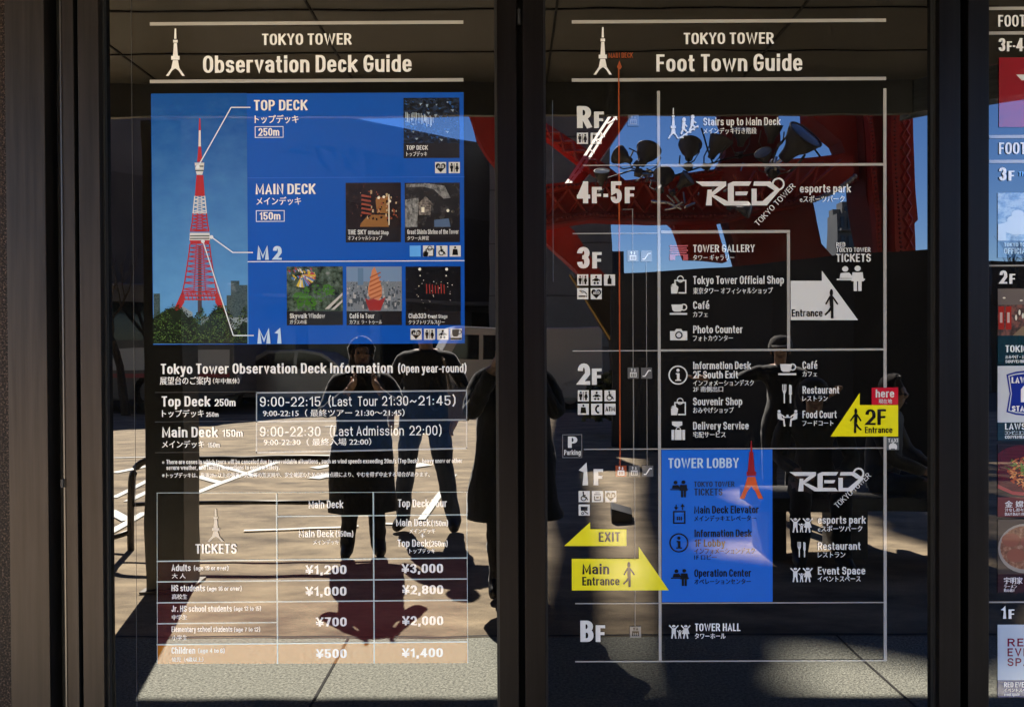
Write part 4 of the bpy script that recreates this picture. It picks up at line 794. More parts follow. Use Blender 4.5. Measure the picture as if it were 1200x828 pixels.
texts(t, 'lettering', white, [('LAWSON', 1177, 503, 7.4, 36), ('j', 'コンビニエンスストア', 1177, 508.6, 4.4, 40), ('CONVENIENCE STORE', 1177, 513.4, 3.6, 44)])
dp = film('dish_dark', (.016, .008, .009)); dcap = film('dish_caption', (.16, .04, .03))
t = poster('noodles heaped on a glossy red plate, with green leaves on top', 520, 582, 605, dp, dcap)
M_ = MB(); M_.wpoly([(1168.8, 531), (1176, 526), (1188, 521.5), (1212, 520.5), (1232.8, 527), (1232.8, 573), (1216, 580), (1192, 578), (1176, 573), (1168.8, 568)], 2.4); pl = M_.build('plate', film('plate_ink', (.085, .003, .008)), t)
MB().wpoly([(1168.8, 567), (1186, 575), (1216, 578.5), (1232.8, 573), (1232.8, 576), (1216, 581.5), (1186, 579), (1168.8, 571.5)], 2.7).build('plate_rim', film('plate_rim_ink', (.34, .05, .05)), pl)
q = random.Random(11); ns = MB(); ns2 = MB(); lf_ = MB()
for i in range(150):
    a, d = q.uniform(0, 6.3), math.sqrt(q.random()); x, y = 1201+22*d*math.cos(a), 553+18*d*math.sin(a); b = q.uniform(-.8, .8); l_ = q.uniform(3, 6.5)
    (ns if q.random() < .6 else ns2).line(x, y, x+l_*math.cos(b), y+l_*math.sin(b), 1.3, 3+.004*i)
for i in range(26):
    x, y = 1199+q.gauss(0, 7), 546+q.gauss(0, 4); a = q.uniform(0, 6); lf_.wpoly([(x, y), (x+4*math.cos(a), y+2.5*math.sin(a)), (x+7*math.cos(a+.3), y+5*math.sin(a+.3)), (x+2, y+3)], 4+.01*i)
ns.build('noodles', film('noodle_ink', (.66, .28, .08)), t); ns2.build('noodles', film('noodle_dark_ink', (.36, .08, .025)), t); lf_.build('green_leaves', film('salad_ink', (.10, .20, .03)), t)
texts(t, 'lettering', white, [('j', '金 嫦 娥', 1177, 593.5, 7.4, 34), ('j', '汁なし担々麺', 1177, 598.6, 4, 26), ('DAN DAN NOODLES', 1177, 603.4, 3.4, 36)])
t = poster('bowl of brown soup with meat slices, above a maroon caption', 608, 672, 694, film('bowl_poster', (.06, .045, .035)), film('caption_maroon', (.035, .008, .010)))
M_ = MB().disc(1201, 642, 32, 2.4, 28, 29); bw = M_.build('bowl', film('bowl_ink', (.30, .27, .23)), t); MB().disc(1201, 641, 29.5, 2.7, 28, 25.5).build('soup', picmat('pic_soup', [(.35, (.10, .04, .02)), (.55, (.28, .13, .07)), (.7, (.45, .28, .18))], 60, 4), bw)
m = MB()
for x, y in ((1184, 632), (1190, 650), (1206, 634), (1214, 651)): m.disc(x, y, 11, 3+.02*(x % 7), 14, 8)
m.build('meat_slices', film('meat_ink', (.26, .09, .05)), bw)
texts(t, 'lettering', white, [('j', '宇明家', 1176, 683, 7.6, 21.5), ('j', 'ラーメン', 1176, 688.4, 4.6, 15), ('RAMEN', 1176, 692.6, 3.4, 12)])
t = poster('pale blue event space poster in angular maroon lettering with navy caption, lowest of its column', 731, 796, 816, film('event_pale', (.50, .58, .66)), film('event_navy', (.010, .015, .13)))
texts(t, 'lettering', film('event_maroon', (.20, .006, .03)), [('RED', 1180, 756.5, 9.5, 30), ('EVENT', 1180, 768, 9.5, 44), ('SPACE', 1180, 779.5, 9.5, 44)], sx=.06, sy=.085, gap=.16, L=3)
texts(t, 'lettering', white, [('RED EVENT SPACE', 1176, 804.2, 6, 52), ('j', 'イベントスペース', 1176, 809.6, 4.6, 34), ('event space', 1176, 814.2, 3.8, 18)])

hl = W(157, 414)  # the two lines below put glass-edge reflections into pale ink
fe = thing('reflection_line', 'faint pale vertical reflection line painted on the left door', 'reflection line', (hl.x, 0, 1.0)); MB().rect(157, -20, 157.7, 850, .4).build('edge_line', film('edge_ink', (.05, .05, .052)), fe)
hl = W(648, 414)
fe = thing('reflection_line', 'faint bluish vertical reflection line painted beside the roof floor number', 'reflection line', (hl.x, 0, 1.0)); MB().rect(647.4, 118, 648.4, 330, .4).build('edge_line', film('edge_blue_ink', (.07, .085, .11)), fe)

# ================================================================== the forecourt in front of the doors (seen mirrored in the glass)
def label_part(o, s): o['label'] = s; return o
# ---- canopy over the doors
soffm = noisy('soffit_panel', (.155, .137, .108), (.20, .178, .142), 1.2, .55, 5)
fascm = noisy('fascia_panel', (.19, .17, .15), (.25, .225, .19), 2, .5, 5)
SOF, EDG, W0 = 3.1, 2.9, 2.55
cn = thing('entrance_canopy', 'wide flat canopy of large dark panels over the doors', 'canopy', (0, -W0/2, SOF))
XE = 2.41
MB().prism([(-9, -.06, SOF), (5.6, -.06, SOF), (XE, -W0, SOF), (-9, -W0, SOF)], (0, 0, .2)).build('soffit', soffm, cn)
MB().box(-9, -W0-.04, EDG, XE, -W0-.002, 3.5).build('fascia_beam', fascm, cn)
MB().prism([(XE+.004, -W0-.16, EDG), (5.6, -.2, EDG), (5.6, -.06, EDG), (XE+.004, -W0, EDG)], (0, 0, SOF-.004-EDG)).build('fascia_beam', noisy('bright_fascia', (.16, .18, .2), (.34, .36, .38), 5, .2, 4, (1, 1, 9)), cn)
MB().box(-9, -4.63, 3.555, 3.4, -1.0, 3.72).build('added_shade_slab', fascm, cn)  # added out of view behind the beam, sized to set the canopy's shadow edge
m = MB()
for k in range(-7, 3):
    x = -.957+1.163*k
    if -8.9 < x < 2.3: m.box(x-.006, -W0+.004, SOF-.006, x+.006, -.07, SOF-.001)
for y in (-2.07, -1.55, -1.0, -.5): m.box(-8.9, y-.006, SOF-.0055, 2.3, y+.006, SOF-.0015)
m.build('panel_joint', dark, cn)
stl = noisy('pillar_metal', (.10, .095, .085), (.15, .14, .125), 3, .45, 5, metal=.6)
def pillar(label, px0, px1, py):
    a, b = ground(px0, py), ground(px1, py); t = thing('canopy_pillar', label, 'pillar', ((a.x+b.x)/2, a.y, 0))
    bevel(MB().box(a.x, a.y-.24, .012, b.x, a.y, EDG-.002).build('shaft', stl, t), .004); MB().box(a.x-.03, a.y-.27, 0, b.x+.03, a.y+.03, .012).build('base_plate', fascm, t); return t
pillar('dark square metal pillar holding the canopy, by the metal railing', 171, 216, 693)

# ---- railing by the pillar
rm = pmat('railing_paint', (.05, .045, .04), .4, metal=.5)
zr = -3.62
rl = thing('metal_railing', 'low dark tubular railing with a rounded end beside the pillar', 'railing', (-2.2, zr, 0))
def curve(p0, p1, p2, n=8): return [Vector(p0)*(1-t)**2+Vector(p1)*2*t*(1-t)+Vector(p2)*t*t for t in [i/n for i in range(n+1)]]
x0, x1, h = -2.86, -1.02, .68
pth = [Vector((x0, zr, .0))]+[Vector((x0, zr, h-.2))]+curve((x0, zr, h-.18), (x0, zr, h), (x0+.2, zr, h))+curve((x1-.2, zr, h), (x1, zr, h), (x1, zr, h-.18))+[Vector((x1, zr, 0))]
MB().tube(pth, .026, 10).build('hoop_rail', rm, rl, True); MB().tube([(x0+.02, zr, .345), (x1-.02, zr, .345)], .016, 8).build('middle_rail', rm, rl, True)
MB().tube([(x0, zr, .14), (x0-.34, zr+.02, .03)], .02, 8).build('foot', rm, rl, True)

# ---- building across the yard: pale upper band on a dark glazed lower part
bup = noisy('pale_cladding', (.15, .15, .16), (.21, .21, .22), .35, .7, 5); blo = noisy('dark_cladding', (.09, .088, .092), (.14, .135, .138), .3, .5, 4)
A, B = Vector((-12.96, -18.66, 0)), Vector((1.4, -30.7, 0)); A.z = B.z = 0
dv = (B-A).normalized(); nv = Vector((-dv.y, dv.x, 0)); back = -nv*9
if back.y > 0: back = -back
HT = 9.6
bd = thing('office_building', 'long dark office building with a pale upper band behind the parked cars', 'building', (A+B)/2)
MB().prism([A+Vector((0, 0, 6.6)), B+Vector((0, 0, 6.6)), B+back+Vector((0, 0, 6.6)), A+back+Vector((0, 0, 6.6))], (0, 0, HT-6.6)).build('upper_wall', bup, bd)
MB().prism([A, B, B+back, A+back], (0, 0, 6.597)).build('lower_wall', blo, bd)
L_ = (B-A).length; f_ = -back.normalized()
gls = pmat('dim_window', (.01, .012, .016), .1)
for k in range(7):
    p = A+dv*(1+k*2.3)+f_*.01
    m = MB(); q = p+dv*1.8; m.prism([p+Vector((0, 0, .5)), q+Vector((0, 0, .5)), q+Vector((0, 0, 2.9)), p+Vector((0, 0, 2.9))], f_*.03); m.build('window', gls, bd)
m = MB(); p = A+f_*.02; m.prism([p+Vector((0, 0, 3.15)), p+dv*L_+Vector((0, 0, 3.15)), p+dv*L_+Vector((0, 0, 3.27)), p+Vector((0, 0, 3.27))], f_*.5); m.build('awning', pmat('awning_white', (.4, .4, .4), .5), bd)

# roof sign of the office building: dark characters that read right from the doors
sm = MB(); jp(sm, '東京タワー', 0, 0, 30, 150)
xs = [v.x for v in sm.v]; zs = [v.z for v in sm.v]; cx0, cx1, cz0 = min(xs), max(xs), min(zs); sc_ = 4.6/(cx1-cx0)
U0 = ((Vector((-3.9, 0, 0))-Vector((A.x, 0, 0))).x)/dv.x
sm2 = MB()
for i, v in enumerate(sm.v):
    u = U0-(v.x-cx0)*sc_; p = A+dv*u+f_*(.03+.02*((v.y-sm.v[0].y) != 0)); sm2.v.append(Vector((p.x, p.y, 7.55+(v.z-cz0)*sc_)))
sm2.f = sm.f; sm2.build('sign_lettering', pmat('sign_dark', (.03, .03, .04), .6), bd)
# grey block with panel joints, right of the middle
gcl = noisy('grey_cladding', (.25, .26, .255), (.34, .345, .335), .6, .75, 6)
gb = thing('grey_block', 'tall blank grey building with faint panel joints beside the tower foot', 'building', far(690, 470, 24)*1)
gb.location.z = 0
a, b = far(575, 445, 24), far(716.5, 445, 24)
MB().box(a.x, -32, 0, b.x, -24, 14).build('wall', gcl, gb)
m = MB()
for z in (1.4, 3.2, 5.0, 6.8, 8.6): m.box(a.x, -23.999, z, b.x, -23.985, z+.03)
m.build('panel_joint', pmat('joint_grey', (.08, .08, .075), .8), gb)
p, q = far(717, 330, 24.5), far(731, 295, 24.5); MB().box(b.x+.004, -29, 0, q.x, -24.5, q.z).build('annex', pmat('annex_blue', (.06, .075, .11), .6), gb)

# apartment tower far off
ap = thing('apartment_block', 'distant grey apartment block with balconies seen through the red steel', 'building', far(990, 406, 70)); ap.location.z = 0
apm = noisy('apartment_wall', (.15, .16, .17), (.22, .22, .22), .25, .8, 5)
def blk(px0, px1, py, z): a, b = far(px0, py, z), far(px1, py, z); return a.x, b.x, a.z
x0, x1, h1 = blk(981, 1034, 251, 70); MB().box(x0, -72.5, 0, x1, -70, h1).build('wall', apm, ap)
x2, x3, h2 = blk(999, 1024, 232, 69); MB().box(x2, -72.5, h1+.004, x3, -71, h2).build('upper_storeys', apm, ap)
x4, x5, h3 = blk(983, 996, 243, 70); MB().box(x4, -72.5, h1+.004, x5, -71.5, h3).build('roof_cabin', apm, ap)
wm = pmat('apartment_window', (.03, .035, .045), .15)
for r in range(8):
    for c in range(5):
        xx = x0+.35+c*(x1-x0-.4)/5; z = h1-1.3-r*1.75; MB().box(xx, -69.996, z, xx+(x1-x0)/5-.45, -69.9, z+1.0).build('window', wm, ap)
for r in range(2):
    for c in range(3): xx = x2+.25+c*(x3-x2-.3)/3; z = h2-1-r*.9; MB().box(xx, -70.996, z, xx+(x3-x2)/3-.35, -70.9, z+.5).build('window', wm, ap)
for r in range(8): z = h1-1.62-r*1.75; MB().box(x0+.1, -69.99, z, x1-.1, -69.2, z+.22).build('balcony', apm, ap)

# ---- red steel tower foot
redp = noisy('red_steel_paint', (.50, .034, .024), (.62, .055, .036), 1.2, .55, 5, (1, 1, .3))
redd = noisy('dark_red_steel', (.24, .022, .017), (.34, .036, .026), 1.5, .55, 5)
ZT = 13.0
tw = thing('steel_tower', 'massive red steel tower foot with braces and an arched girder', 'tower', far(1030, 406, ZT)); tw.location.z = 0
def slab(name, pts, z, th, mat, parent=tw):
    m = MB().prism([far(x, y, z) for x, y in pts], (0, -th, 0)); return m.build(name, mat, parent)
slab('brace', [(726, 120), (750, 120), (716, 170), (700, 190), (672, 224), (640, 248), (637, 215), (660, 213), (690, 180)], ZT+.6, .5, redp)
slab('brace', [(630, 138), (637, 143), (690, 178), (715, 196), (727, 206), (738, 216), (722, 228), (700, 205), (684, 194), (637, 158), (625, 150)], ZT+.2, .4, redp)
slab('arch_girder', [(600, 226), (637, 217), (665, 214), (700, 214), (740, 211), (800, 204), (850, 197), (850, 256), (760, 256), (690, 255), (637, 264), (600, 270)], ZT, .7, redp)
slab('arch_girder', [(850, 196), (900, 190), (958, 184), (1000, 182), (1000, 208), (950, 237), (900, 246), (850, 257)], ZT, .7, redp)
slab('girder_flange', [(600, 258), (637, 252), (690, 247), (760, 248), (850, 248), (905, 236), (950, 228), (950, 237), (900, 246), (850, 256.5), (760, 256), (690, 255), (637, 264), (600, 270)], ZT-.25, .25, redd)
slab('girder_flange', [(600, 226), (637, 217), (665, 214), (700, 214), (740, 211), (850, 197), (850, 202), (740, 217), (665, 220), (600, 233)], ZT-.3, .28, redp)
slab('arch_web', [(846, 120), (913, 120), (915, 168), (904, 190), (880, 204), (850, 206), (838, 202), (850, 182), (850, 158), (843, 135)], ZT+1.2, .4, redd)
slab('strut', [(775, 250), (838, 250), (852, 306), (820, 303.5), (806, 303), (790, 264)], ZT+.9, .4, redp)
slab('strut', [(600, 250), (641, 246), (672, 270), (700, 315), (718, 332), (690, 332), (640, 282), (600, 276)], ZT+1.0, .5, redp)
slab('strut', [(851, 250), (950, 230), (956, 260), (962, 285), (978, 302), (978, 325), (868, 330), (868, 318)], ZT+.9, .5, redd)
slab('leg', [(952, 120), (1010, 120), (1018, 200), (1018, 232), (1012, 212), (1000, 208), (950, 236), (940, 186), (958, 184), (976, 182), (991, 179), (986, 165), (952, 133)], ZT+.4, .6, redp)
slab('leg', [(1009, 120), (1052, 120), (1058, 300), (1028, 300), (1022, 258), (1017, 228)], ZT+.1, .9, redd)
slab('leg', [(1051, 120), (1067.5, 120), (1076, 258), (1072, 262), (1073, 300), (1057, 300)], ZT+.5, .9, redp)
slab('brace', [(543, 118), (600, 118), (600, 215), (572, 182), (556, 158)], ZT+.4, .5, redp)
slab('leg_flange', [(1044, 120), (1053, 120), (1060, 300), (1051, 300)], ZT-.2, .3, redp)
slab('leg_flange', [(1016, 120), (1022, 120), (1036, 300), (1030, 300)], ZT-.1, .2, redp)
# bright translucent stair lattice on the first brace
trm = bpy.data.materials.new('translucent_white'); trm.use_nodes = True
n_, l_ = trm.node_tree.nodes, trm.node_tree.links; tb = n_.new('ShaderNodeBsdfTranslucent'); tb.inputs[0].default_value = (.9, .88, .85, 1); l_.new(tb.outputs[0], n_['Material Output'].inputs[0])
m = MB()
for o in (0, 7.5):
    P_ = [(722+o, 126), (690+o, 172), (678+o*.8, 190), (662+o*.6, 215)]
    for a, b in zip(P_, P_[1:]):
        d = Vector((b[0]-a[0], b[1]-a[1])).normalized(); nx, ny = -d.y*1.5, d.x*1.5
        m.poly([far(a[0]+nx, a[1]+ny, ZT-.1), far(b[0]+nx, b[1]+ny, ZT-.1), far(b[0]-nx, b[1]-ny, ZT-.1), far(a[0]-nx, a[1]-ny, ZT-.1)])
P0 = [(719, 134), (712, 142), (704, 154), (697, 163), (690, 173), (683, 184), (676, 194), (670, 203), (664, 211)]
for i, (x, y) in enumerate(P0):
    a, b = (x, y+2), (x+(9 if i % 2 else 5), y-2 if i % 2 else y+6)
    m.poly([far(a[0], a[1]-.9, ZT-.08), far(b[0], b[1]-.9, ZT-.08), far(b[0], b[1]+.9, ZT-.08), far(a[0], a[1]+.9, ZT-.08)])
m.build('stair_lattice', trm, tw)
# bolt row on the arch edge
m = MB()
for i in range(16): t = i/15; p = far(950+52*t, 237-31*t+3*math.sin(t*3), ZT-.3); m.ball(p, .05, 5)
m.build('lamp_row', pmat('lamp_glass', (.5, .5, .5), .2), tw)
# added unseen plates high above, cut to shape the sun patches on the yard
HG = 25.0
def shade_plate(px, mat=redd):
    up_ = SDIR*(HG/SDIR.z); m = MB().prism([ground(x, y)+up_ for x, y in px], (0, 0, .4)); return m.build('unseen_shade_plate', mat, tw)
shade_plate([(650, 474), (1400, 470), (1400, 539), (1090, 536), (930, 534), (785, 524), (748, 514.5), (700, 510), (678, 537), (684, 562), (692, 620), (640, 640), (625, 560)])
shade_plate([(750, 517), (778, 545), (915, 562), (838, 567), (832, 580), (900, 596), (905, 610), (800, 622), (790, 640), (905, 654), (1018, 664), (1095, 668), (1160, 655), (1195, 660), (1160, 700), (1155, 742), (1090, 766), (1000, 743), (905, 730), (776, 742), (741, 790), (744, 700), (750, 645), (741, 600), (746, 550)])
shade_plate([(1000, 540), (1060, 542), (1095, 542), (1095, 559), (1090, 560.5), (1068, 566), (1062, 594), (1010, 606), (960, 590), (918, 589)])
shade_plate([(1020, 612), (1060, 598), (1090, 608), (1145, 628), (1145, 645), (1090, 636), (1018, 618)])
shade_plate([(1152, 628), (1200, 632), (1300, 640), (1300, 655), (1200, 655), (1152, 648)])
shade_plate([(640, 641), (692, 622), (697, 700), (700, 806), (680, 812), (600, 760)])
shade_plate([(744, 790), (778, 742.5), (880, 734), (886, 745), (866, 765), (885, 796), (985, 824), (1000, 834), (735, 834)])

up_ = SDIR*(HG/SDIR.z); m = MB()
for i in range(17): z_ = 1.6+.36*i; m.prism([Vector(p)+up_ for p in ((3.6, -z_, 0), (10, -z_, 0), (10, -z_-.22, 0), (3.6, -z_-.22, 0))], (0, 0, .1))
m.build('unseen_shade_slats', redd, tw)  # added unseen slats that half shade the ground at the right
MB().prism([Vector(p)+Vector((0, 0, HG+1)) for p in ((6, -40, 0), (46, -40, 0), (46, -72, 0), (6, -72, 0))], (0, 0, .5)).build('unseen_shade_plate', redd, tw)  # added unseen plate that cuts the skylight on the right
# ---- floodlights on the girder
fm = noisy('floodlight_metal', (.085, .082, .078), (.13, .125, .12), 6, .6, 4); fgl = pmat('floodlight_glass', (.25, .28, .32), .08)
def floodlight_proto():
    t = thing('floodlight', '-', 'floodlight', (0, 0, 0), 'floodlights on the red girder')
    m = MB().lathe([(.03, -.34), (.10, -.33), (.12, -.2), (.15, -.12), (.24, 0), (.30, .14), (.32, .22), (.335, .225), (.335, .25), (.31, .25)], n=24); m.build('housing', fm, t, True)
    MB().lathe([(.309, .235), (.2, .255), (.0005, .262)], n=24).build('lens', fgl, t, True)
    m = MB(); m.tube([(-.37, 0, .05), (-.37, 0, -.3), (-.2, 0, -.52), (.2, 0, -.52), (.37, 0, -.3), (.37, 0, .05)], .022, 6); m.build('yoke', fm, t)
    MB().box(-.09, -.09, -.7, .09, .09, -.53).build('base', fm, t); return t
def dup(root, label=None):
    r = root.copy(); COL.objects.link(r)
    if label: r['label'] = label
    for ch in list(root.children):
        c = ch.copy(); COL.objects.link(c); c.parent = r
        for g in ch.children: d = g.copy(); COL.objects.link(d); d.parent = c
    return r
F0 = floodlight_proto()
fl = [(731, 184, .66, (.5, -.9), 'floodlight tilted left with a narrow dark bowl, leftmost of the row'), (757, 182, .84, (.4, .3), 'large floodlight tilted up, behind the leftmost one'), (776, 210, .7, (.9, -.2), 'floodlight facing the yard low on the girder'),
      (808, 176, .8, (.35, -.3), 'floodlight with a wide bowl standing free against the sky'), (840, 172, .8, (.2, .3), 'floodlight in front of the red web plate'), (934, 170, 1.3, (.3, .85), 'biggest floodlight tipped far over, right end of the row'),
      (801, 213, .6, (1.0, .6), 'floodlight turned sideways under the free standing one'), (872, 246, .55, (2.6, 0), 'floodlight hanging below the arch girder'), (705, 208, .6, (.2, .4), 'floodlight hidden behind the crossing braces'),
      (868, 160, .7, (.3, .2), 'floodlight aimed upward before the dark web plate, right of the cable'), (896, 186, .62, (.5, .7), 'small floodlight tipped sideways beside the biggest one'), (905, 156, .7, (.1, -.1), 'floodlight standing upright left of the biggest one')]
for i, (x, y, s_, (rx, ry), lab) in enumerate(fl):
    o = F0 if i == 0 else dup(F0)
    o['label'] = lab; p = far(x, y, ZT-1.3); o.location = p; o.scale = (s_*.8,)*3; o.rotation_euler = (rx*.6+.25, ry, .3*i)
# pale pipes and clamps catching the light on the girder
pipes = pmat('galvanised_pipe', (.55, .54, .52), .3, metal=.7); q = random.Random(4)
rv = MB()
for pts in ([(600, 230), (637, 220), (665, 217), (740, 214), (850, 199)], [(600, 265), (637, 259), (690, 251), (760, 252), (850, 252), (905, 241), (950, 232)]):
    for a, b in zip(pts, pts[1:]):
        k = max(1, int(math.hypot(b[0]-a[0], b[1]-a[1])/5))
        for i in range(k): p = far(a[0]+(b[0]-a[0])*i/k, a[1]+(b[1]-a[1])*i/k, ZT-.31); rv.ball(p, .03, 4)
for x in (1047.5, 1019):
    for i in range(34): p = far(x+(i*5)*.05*(1 if x > 1030 else 1.6)+1, 128+i*5, ZT-.2); rv.ball(p, .03, 4)
rv.build('rivet_heads', redd, tw)
lc_ = noisy('light_red_steel', (.50, .05, .035), (.62, .08, .05), 2, .5, 4)
def lace(pa, pb, n, z):
    for i in range(n):
        t0, t1 = i/n, (i+1)/n; A0 = [pa[0][k]+(pa[1][k]-pa[0][k])*t0 for k in (0, 1)]; B1 = [pb[0][k]+(pb[1][k]-pb[0][k])*t1 for k in (0, 1)]; B0 = [pb[0][k]+(pb[1][k]-pb[0][k])*t0 for k in (0, 1)]; A1 = [pa[0][k]+(pa[1][k]-pa[0][k])*t1 for k in (0, 1)]
        for a, b in ((A0, B1), (B0, A1)): MB().tube([far(*a, z), far(*b, z)], .035, 4).build('lacing_bar', lc_, tw)
lace(((642, 222), (846, 208)), ((642, 254), (846, 246)), 9, ZT-.12); lace(((860, 205), (985, 188)), ((860, 248), (950, 228)), 5, ZT-.12)
lace(((640, 146), (726, 208)), ((632, 156), (718, 220)), 6, ZT+.05); lace(((1056, 128), (1061, 290)), ((1064, 128), (1070, 290)), 10, ZT+.35)
cb_ = thing('power_cable', 'thin dark cables strung between the floodlights', 'cable', far(830, 180, ZT-1))
for pts in ([(822, 150), (829, 172), (836, 190)], [(944, 160), (962, 184)], [(700, 214), (740, 200), (790, 206), (850, 186), (905, 178)]): MB().tube([far(x, y, ZT-1.2) for x, y in pts], .016, 5).build('strand', pmat('cable_black', (.01, .01, .01), .6), cb_)
gp = thing('pipe_clamps', 'tangle of pale galvanised pipes and clamps along the red girder', 'pipework', far(830, 240, ZT-.8))
for cx, cy, n0, sp in ((795, 240, 10, 30), (765, 208, 8, 14), (890, 196, 8, 26), (830, 222, 6, 30)):
    for i in range(n0):
        p = far(cx+q.uniform(-sp, sp), cy+q.uniform(-5, 5), ZT-.7-q.uniform(0, .4)); d = Vector((q.uniform(-.3, .3), q.uniform(-.25, .25), q.uniform(-.05, .22)))
        MB().tube([p, p+d], q.uniform(.012, .03), 6).build('pipe', pipes, gp)
# white poles in the gap
# ---- dark hoarding behind the bench, and tower base slab
hm = noisy('dark_hoarding', (.008, .0072, .006), (.014, .0125, .0105), 3, .7, 5)
P1 = [(716, 322, 11.6), (770, 318.5, 11.0), (850, 313, 10.2), (905, 306, 9.6), (1000, 297, 8.9), (1093, 291, 8.5)]
ho = thing('dark_hoarding', 'long plain dark hoarding beyond the bench under the red steel', 'hoarding', far(905, 540, 8)); ho.location.z = 0
m = MB()
for (xa, ya, da), (xb, yb, db) in zip(P1, P1[1:]):
    a, b = far(xa, ya, da-D), far(xb, yb, db-D)
    m.prism([Vector((a.x, a.y, 0)), Vector((b.x, b.y, 0)), b, a], (0, -.12, 0))
m.build('panel', hm, ho)
sb = thing('brown_partition', 'dark brown sloping stair side with a brass handrail', 'stairway', far(700, 450, 12)); sb.location.z = 0
slab('side_panel', [(672, 326), (718, 324), (770, 320), (772, 480), (716, 480), (716, 402)], 12, .3, noisy('brown_panel', (.05, .036, .022), (.07, .05, .032), 2, .5), sb)
MB().tube([far(668, 322, 11.8), far(716, 399, 11.8)], .025, 8).build('handrail', pmat('brass', (.4, .26, .08), .35, metal=.8), sb)

# ---- trees and shrub
bark = noisy('dark_bark', (.03, .024, .018), (.06, .05, .04), 8, .9)
def bare_tree(label, base, H, seed, spread=.5):
    t = thing('bare_tree', label, 'tree', base); q = random.Random(seed); m = MB()
    def grow(p, d, L, r, n):
        pts = [p]; 
        for k in range(4): d = (d+Vector((q.uniform(-.18, .18), q.uniform(-.18, .18), q.uniform(-.05, .14)))).normalized(); p = p+d*L/4; pts.append(p)
        m.tube(pts, r, 5 if n < 4 else 7, r*.6, cap=False)
        if n == 0: return
        for k in range(3 if n > 1 else 2):
            nd = (d+Vector((q.uniform(-1, 1), q.uniform(-1, 1), q.uniform(-.1, .6)))*spread*1.3).normalized(); grow(pts[q.choice((2, 3, 4))], nd, L*q.uniform(.55, .8), r*.55, n-1)
    grow(Vector(base), Vector((0, 0, 1)), H*.36, H*.016, 5); m.build('branches', bark, t); return t
b = far(146, 430, 15); bare_tree('bare dark tree before the office building', (b.x, b.y, 0), 6.2, 3)
b = far(1186, 420, 16); bare_tree('bare tree with fine twigs against the blue sky', (b.x, b.y, 0), 5.0, 5)
b = far(1240, 420, 18); bare_tree('taller bare tree beside the dark brick tower', (b.x, b.y, 0), 6.0, 9)
db = thing('brick_tower', 'small dark block standing behind the bare trees', 'building', far(1172, 420, 22)); db.location.z = 0
a, b = far(1161, 306, 22), far(1210, 306, 22); MB().box(a.x, -27, 0, b.x, -22, a.z).build('wall', noisy('dark_block', (.03, .03, .035), (.05, .05, .055), 1, .7), db); a, b = far(1150, 345, 23), far(1420, 345, 23)
MB().box(a.x, -30, 0, b.x, -27.1, a.z).build('lower_wing', noisy('dark_block', (.03, .03, .035), (.05, .05, .055), 1, .7), db)
leafm = noisy('shrub_leaf', (.05, .07, .02), (.16, .17, .06), 9, .6)
def shrub(label, c, rx, ry, h, n, seed):
    q = random.Random(seed); t = thing('shrub', label, 'shrub', (c.x, c.y, 0)); m = MB()
    for i in range(n):
        a, d = q.uniform(0, 6.3), math.sqrt(q.random()); z = h*(1-.35*d*d)*q.uniform(.35, 1); p = Vector((c.x+rx*d*math.cos(a), c.y+ry*d*math.sin(a), z)); u = Vector((q.gauss(0, 1), q.gauss(0, 1), q.gauss(0, 1))).normalized()*.07; v = u.cross(Vector((q.gauss(0, 1), q.gauss(0, 1), q.gauss(0, 1)))).normalized()*.045
        m.poly([p-u, p+v, p+u, p-v])
    m.build('foliage', leafm, t); m = MB(); m.tube([(c.x, c.y, 0), (c.x, c.y, h*.6)], .04, 6); m.build('stem', bark, t); return t
c = far(722, 450, 11); shrub('clipped yellow green shrub in a patch of sun', c, .55, .35, 1.12, 1600, 4)
lp = thing('leaning_pole', 'pale pinkish pole leaning beside the sunlit shrub', 'pole', far(722, 450, 10.4)); MB().tube([far(723, 452, 10.4), far(730, 429, 10.4)], .035, 8).build('pole_shaft', pmat('pink_pole', (.5, .36, .34), .5), lp)
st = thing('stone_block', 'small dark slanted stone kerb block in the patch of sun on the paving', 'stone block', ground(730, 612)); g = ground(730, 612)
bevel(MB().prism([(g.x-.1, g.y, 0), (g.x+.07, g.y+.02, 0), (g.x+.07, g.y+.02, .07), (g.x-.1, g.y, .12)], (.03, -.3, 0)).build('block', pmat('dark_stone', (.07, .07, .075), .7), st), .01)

# ---- vehicles parked in the shade
tyre = pmat('tyre_rubber', (.012, .012, .012), .8); rim = pmat('wheel_rim', (.3, .3, .31), .35, metal=.7); cgl = pmat('car_glass', (.012, .014, .017), .05)
def wheel(t, x, y, r, w):
    m = MB().lathe([(r*.62, -w/2), (r*.95, -w/2), (r, -w*.35), (r, w*.35), (r*.95, w/2), (r*.62, w/2)], n=24); M4 = Matrix.Rotation(math.pi/2, 4, 'X'); m.v = [M4 @ v+Vector((x, y, r)) for v in m.v]
    o = m.build('wheel', tyre, None, True); m = MB().lathe([(r*.62, -w*.3), (r*.5, -w*.2), (.001, -w*.25)], n=20); m.lathe([(r*.62, w*.3), (r*.5, w*.2), (.001, w*.25)], n=20); m.v = [M4 @ v+Vector((x, y, r)) for v in m.v]
    p = m.build('rim', rim, None, True); o.parent = t; p.parent = o; return o
